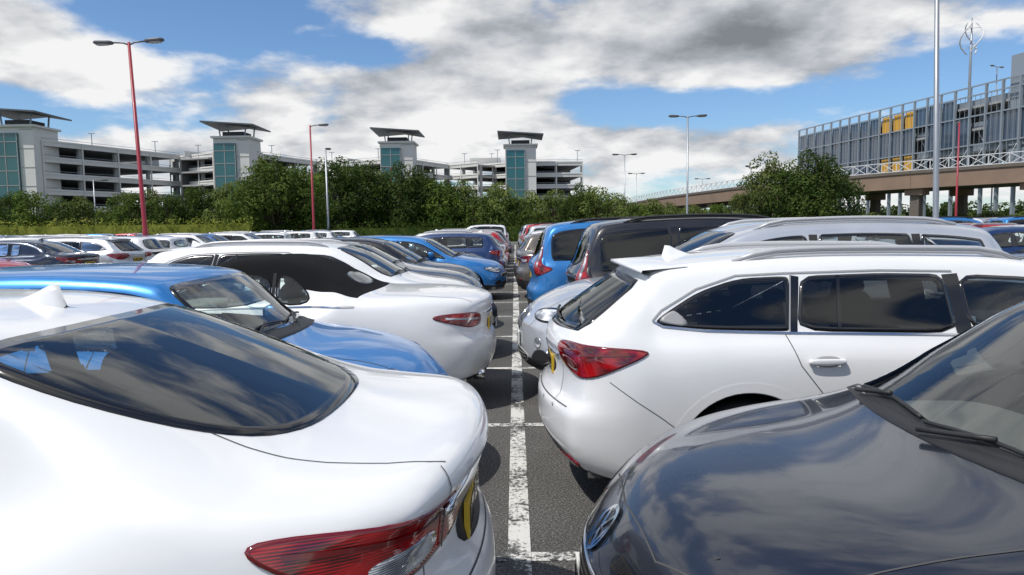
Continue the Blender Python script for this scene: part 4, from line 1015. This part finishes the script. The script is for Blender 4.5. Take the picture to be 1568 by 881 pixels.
o=link(bpy.data.objects.new('helical_wind_turbine',m.mesh('helical_wind_turbine',[LGREY,WSTEEL]))); o.location=(px(1473,104),104,0)
# ---------------------------------------------------------------- light + sky
sd=Vector((0.52,0.34,-1.0)).normalized()
sl=bpy.data.lights.new('sun','SUN'); sl.energy=3.8; sl.angle=math.radians(0.5); sl.color=(1.0,0.96,0.90)
so=link(bpy.data.objects.new('sun',sl)); so.rotation_euler=sd.to_track_quat('-Z','Y').to_euler()
w=bpy.data.worlds.new('World'); scene.world=w; w.use_nodes=True; nt=w.node_tree; bg=nt.nodes['Background']
sky=nt.nodes.new('ShaderNodeTexSky'); sky.sky_type='NISHITA'; sky.sun_disc=False
sky.sun_elevation=math.asin(-sd.z); sky.sun_rotation=math.atan2(-sd.x,-sd.y); sky.air_density=1.0; sky.dust_density=0.3; sky.ozone_density=3.0
N=nt.nodes.new; Lk=nt.links.new
tc=N('ShaderNodeTexCoord'); sep=N('ShaderNodeSeparateXYZ'); Lk(tc.outputs['Generated'],sep.inputs[0])
def math_(op,a,b=None,c=None,clamp=False):
    q=N('ShaderNodeMath'); q.operation=op; q.use_clamp=clamp
    for i,v in enumerate((a,b,c)):
        if v is None: continue
        if isinstance(v,(int,float)): q.inputs[i].default_value=v
        else: Lk(v,q.inputs[i])
    return q.outputs[0]
za=math_('ADD',math_('ABSOLUTE',sep.outputs['Z']),0.32)
cx=math_('DIVIDE',sep.outputs['X'],za); cy=math_('DIVIDE',sep.outputs['Y'],za)
cmb=N('ShaderNodeCombineXYZ'); Lk(cx,cmb.inputs[0]); Lk(cy,cmb.inputs[1]); Lk(math_('MULTIPLY',sep.outputs['Z'],2.2),cmb.inputs[2])
def wn(scale,detail,rough,off,dist=0.0):
    mp=N('ShaderNodeMapping'); mp.inputs['Location'].default_value=off; Lk(cmb.outputs[0],mp.inputs[0])
    q=N('ShaderNodeTexNoise'); q.inputs['Scale'].default_value=scale; q.inputs['Detail'].default_value=detail; q.inputs['Roughness'].default_value=rough; q.inputs['Distortion'].default_value=dist
    Lk(mp.outputs[0],q.inputs['Vector']); return q.outputs['Fac']
n1=wn(1.9,8,0.54,(3.1,1.7,0)); n2=wn(4.4,7,0.58,(7.3,2.2,0)); n1b=wn(1.9,5,0.54,(3.14,1.78,-0.09))
def vdir(xp,yp):
    v=Vector(((xp-790)/1110,1,(345-yp)/1110)); return v.normalized()
def blob(xp,yp,sx,sz):
    c=vdir(xp,yp); mp=N('ShaderNodeMapping'); mp.vector_type='TEXTURE'; mp.inputs['Location'].default_value=c; mp.inputs['Scale'].default_value=(sx,0.6,sz)
    Lk(tc.outputs['Generated'],mp.inputs[0]); ln=N('ShaderNodeVectorMath'); ln.operation='LENGTH'; Lk(mp.outputs[0],ln.inputs[0])
    mr=N('ShaderNodeMapRange'); mr.interpolation_type='SMOOTHSTEP'; mr.inputs['From Min'].default_value=0; mr.inputs['From Max'].default_value=1; mr.inputs['To Min'].default_value=1; mr.inputs['To Max'].default_value=0
    Lk(ln.outputs['Value'],mr.inputs['Value']); return mr.outputs['Result']
gap=math_('ADD',math_('ADD',blob(320,12,0.26,0.085),blob(1120,165,0.30,0.042)),math_('ADD',math_('MULTIPLY',blob(100,168,0.22,0.038),1.0),math_('ADD',math_('MULTIPLY',blob(580,85,0.10,0.05),0.9),blob(1530,150,0.16,0.06))))
solid=math_('ADD',blob(1100,50,0.60,0.15),math_('ADD',math_('MULTIPLY',blob(330,118,0.60,0.075),1.3),math_('ADD',blob(20,20,0.18,0.08),blob(700,225,0.75,0.08))))
cov=math_('ADD',n1,math_('MULTIPLY',n2,0.34)); cov=math_('SUBTRACT',cov,math_('MULTIPLY',gap,0.21)); cov=math_('ADD',cov,math_('MULTIPLY',solid,0.13))
mr=N('ShaderNodeMapRange'); mr.interpolation_type='SMOOTHSTEP'; mr.inputs['From Min'].default_value=0.61; mr.inputs['From Max'].default_value=0.76; Lk(cov,mr.inputs['Value'])
mask=mr.outputs['Result']
thick=math_('SUBTRACT',n1,n1b)
shade=math_('ADD',math_('MULTIPLY',thick,3.4),0.82)
shade=math_('ADD',shade,math_('MULTIPLY',math_('SUBTRACT',n2,0.5),1.1))
shade=math_('SUBTRACT',shade,math_('MULTIPLY',math_('MAXIMUM',math_('SUBTRACT',cov,0.82),0.0),1.0))
shade=math_('SUBTRACT',shade,math_('MULTIPLY',blob(1130,75,0.50,0.09),0.46)); shade=math_('ADD',shade,math_('MULTIPLY',blob(420,120,0.5,0.10),0.08),None,True)
cr=N('ShaderNodeValToRGB'); e=cr.color_ramp.elements; e[0].position=0.0; e[0].color=(0.24,0.26,0.29,1); e[1].position=1.0; e[1].color=(0.98,0.98,0.98,1)
q=e.new(0.45); q.color=(0.50,0.525,0.57,1); Lk(shade,cr.inputs[0])
sc=N('ShaderNodeVectorMath'); sc.operation='MULTIPLY'; Lk(sky.outputs[0],sc.inputs[0]); sc.inputs[1].default_value=(0.10,0.12,0.14)
mx=N('ShaderNodeMix'); mx.data_type='RGBA'; Lk(mask,mx.inputs['Factor']); Lk(sc.outputs[0],mx.inputs['A']); Lk(cr.outputs[0],mx.inputs['B'])
Lk(mx.outputs['Result'],bg.inputs['Color']); bg.inputs['Strength'].default_value=0.93
# ---------------------------------------------------------------- camera
cam=bpy.data.cameras.new('camera'); cam.lens=25.5; cam.sensor_width=36; cam.clip_end=5000; cam.clip_start=0.05
co=link(bpy.data.objects.new('camera',cam))
R=Matrix.Rotation(math.radians(0.3),4,'Z')@Matrix.Rotation(math.radians(90-4.9),4,'X')@Matrix.Rotation(math.radians(-0.8),4,'Z')
co.matrix_world=Matrix.Translation((0,0,1.65))@R
scene.camera=co
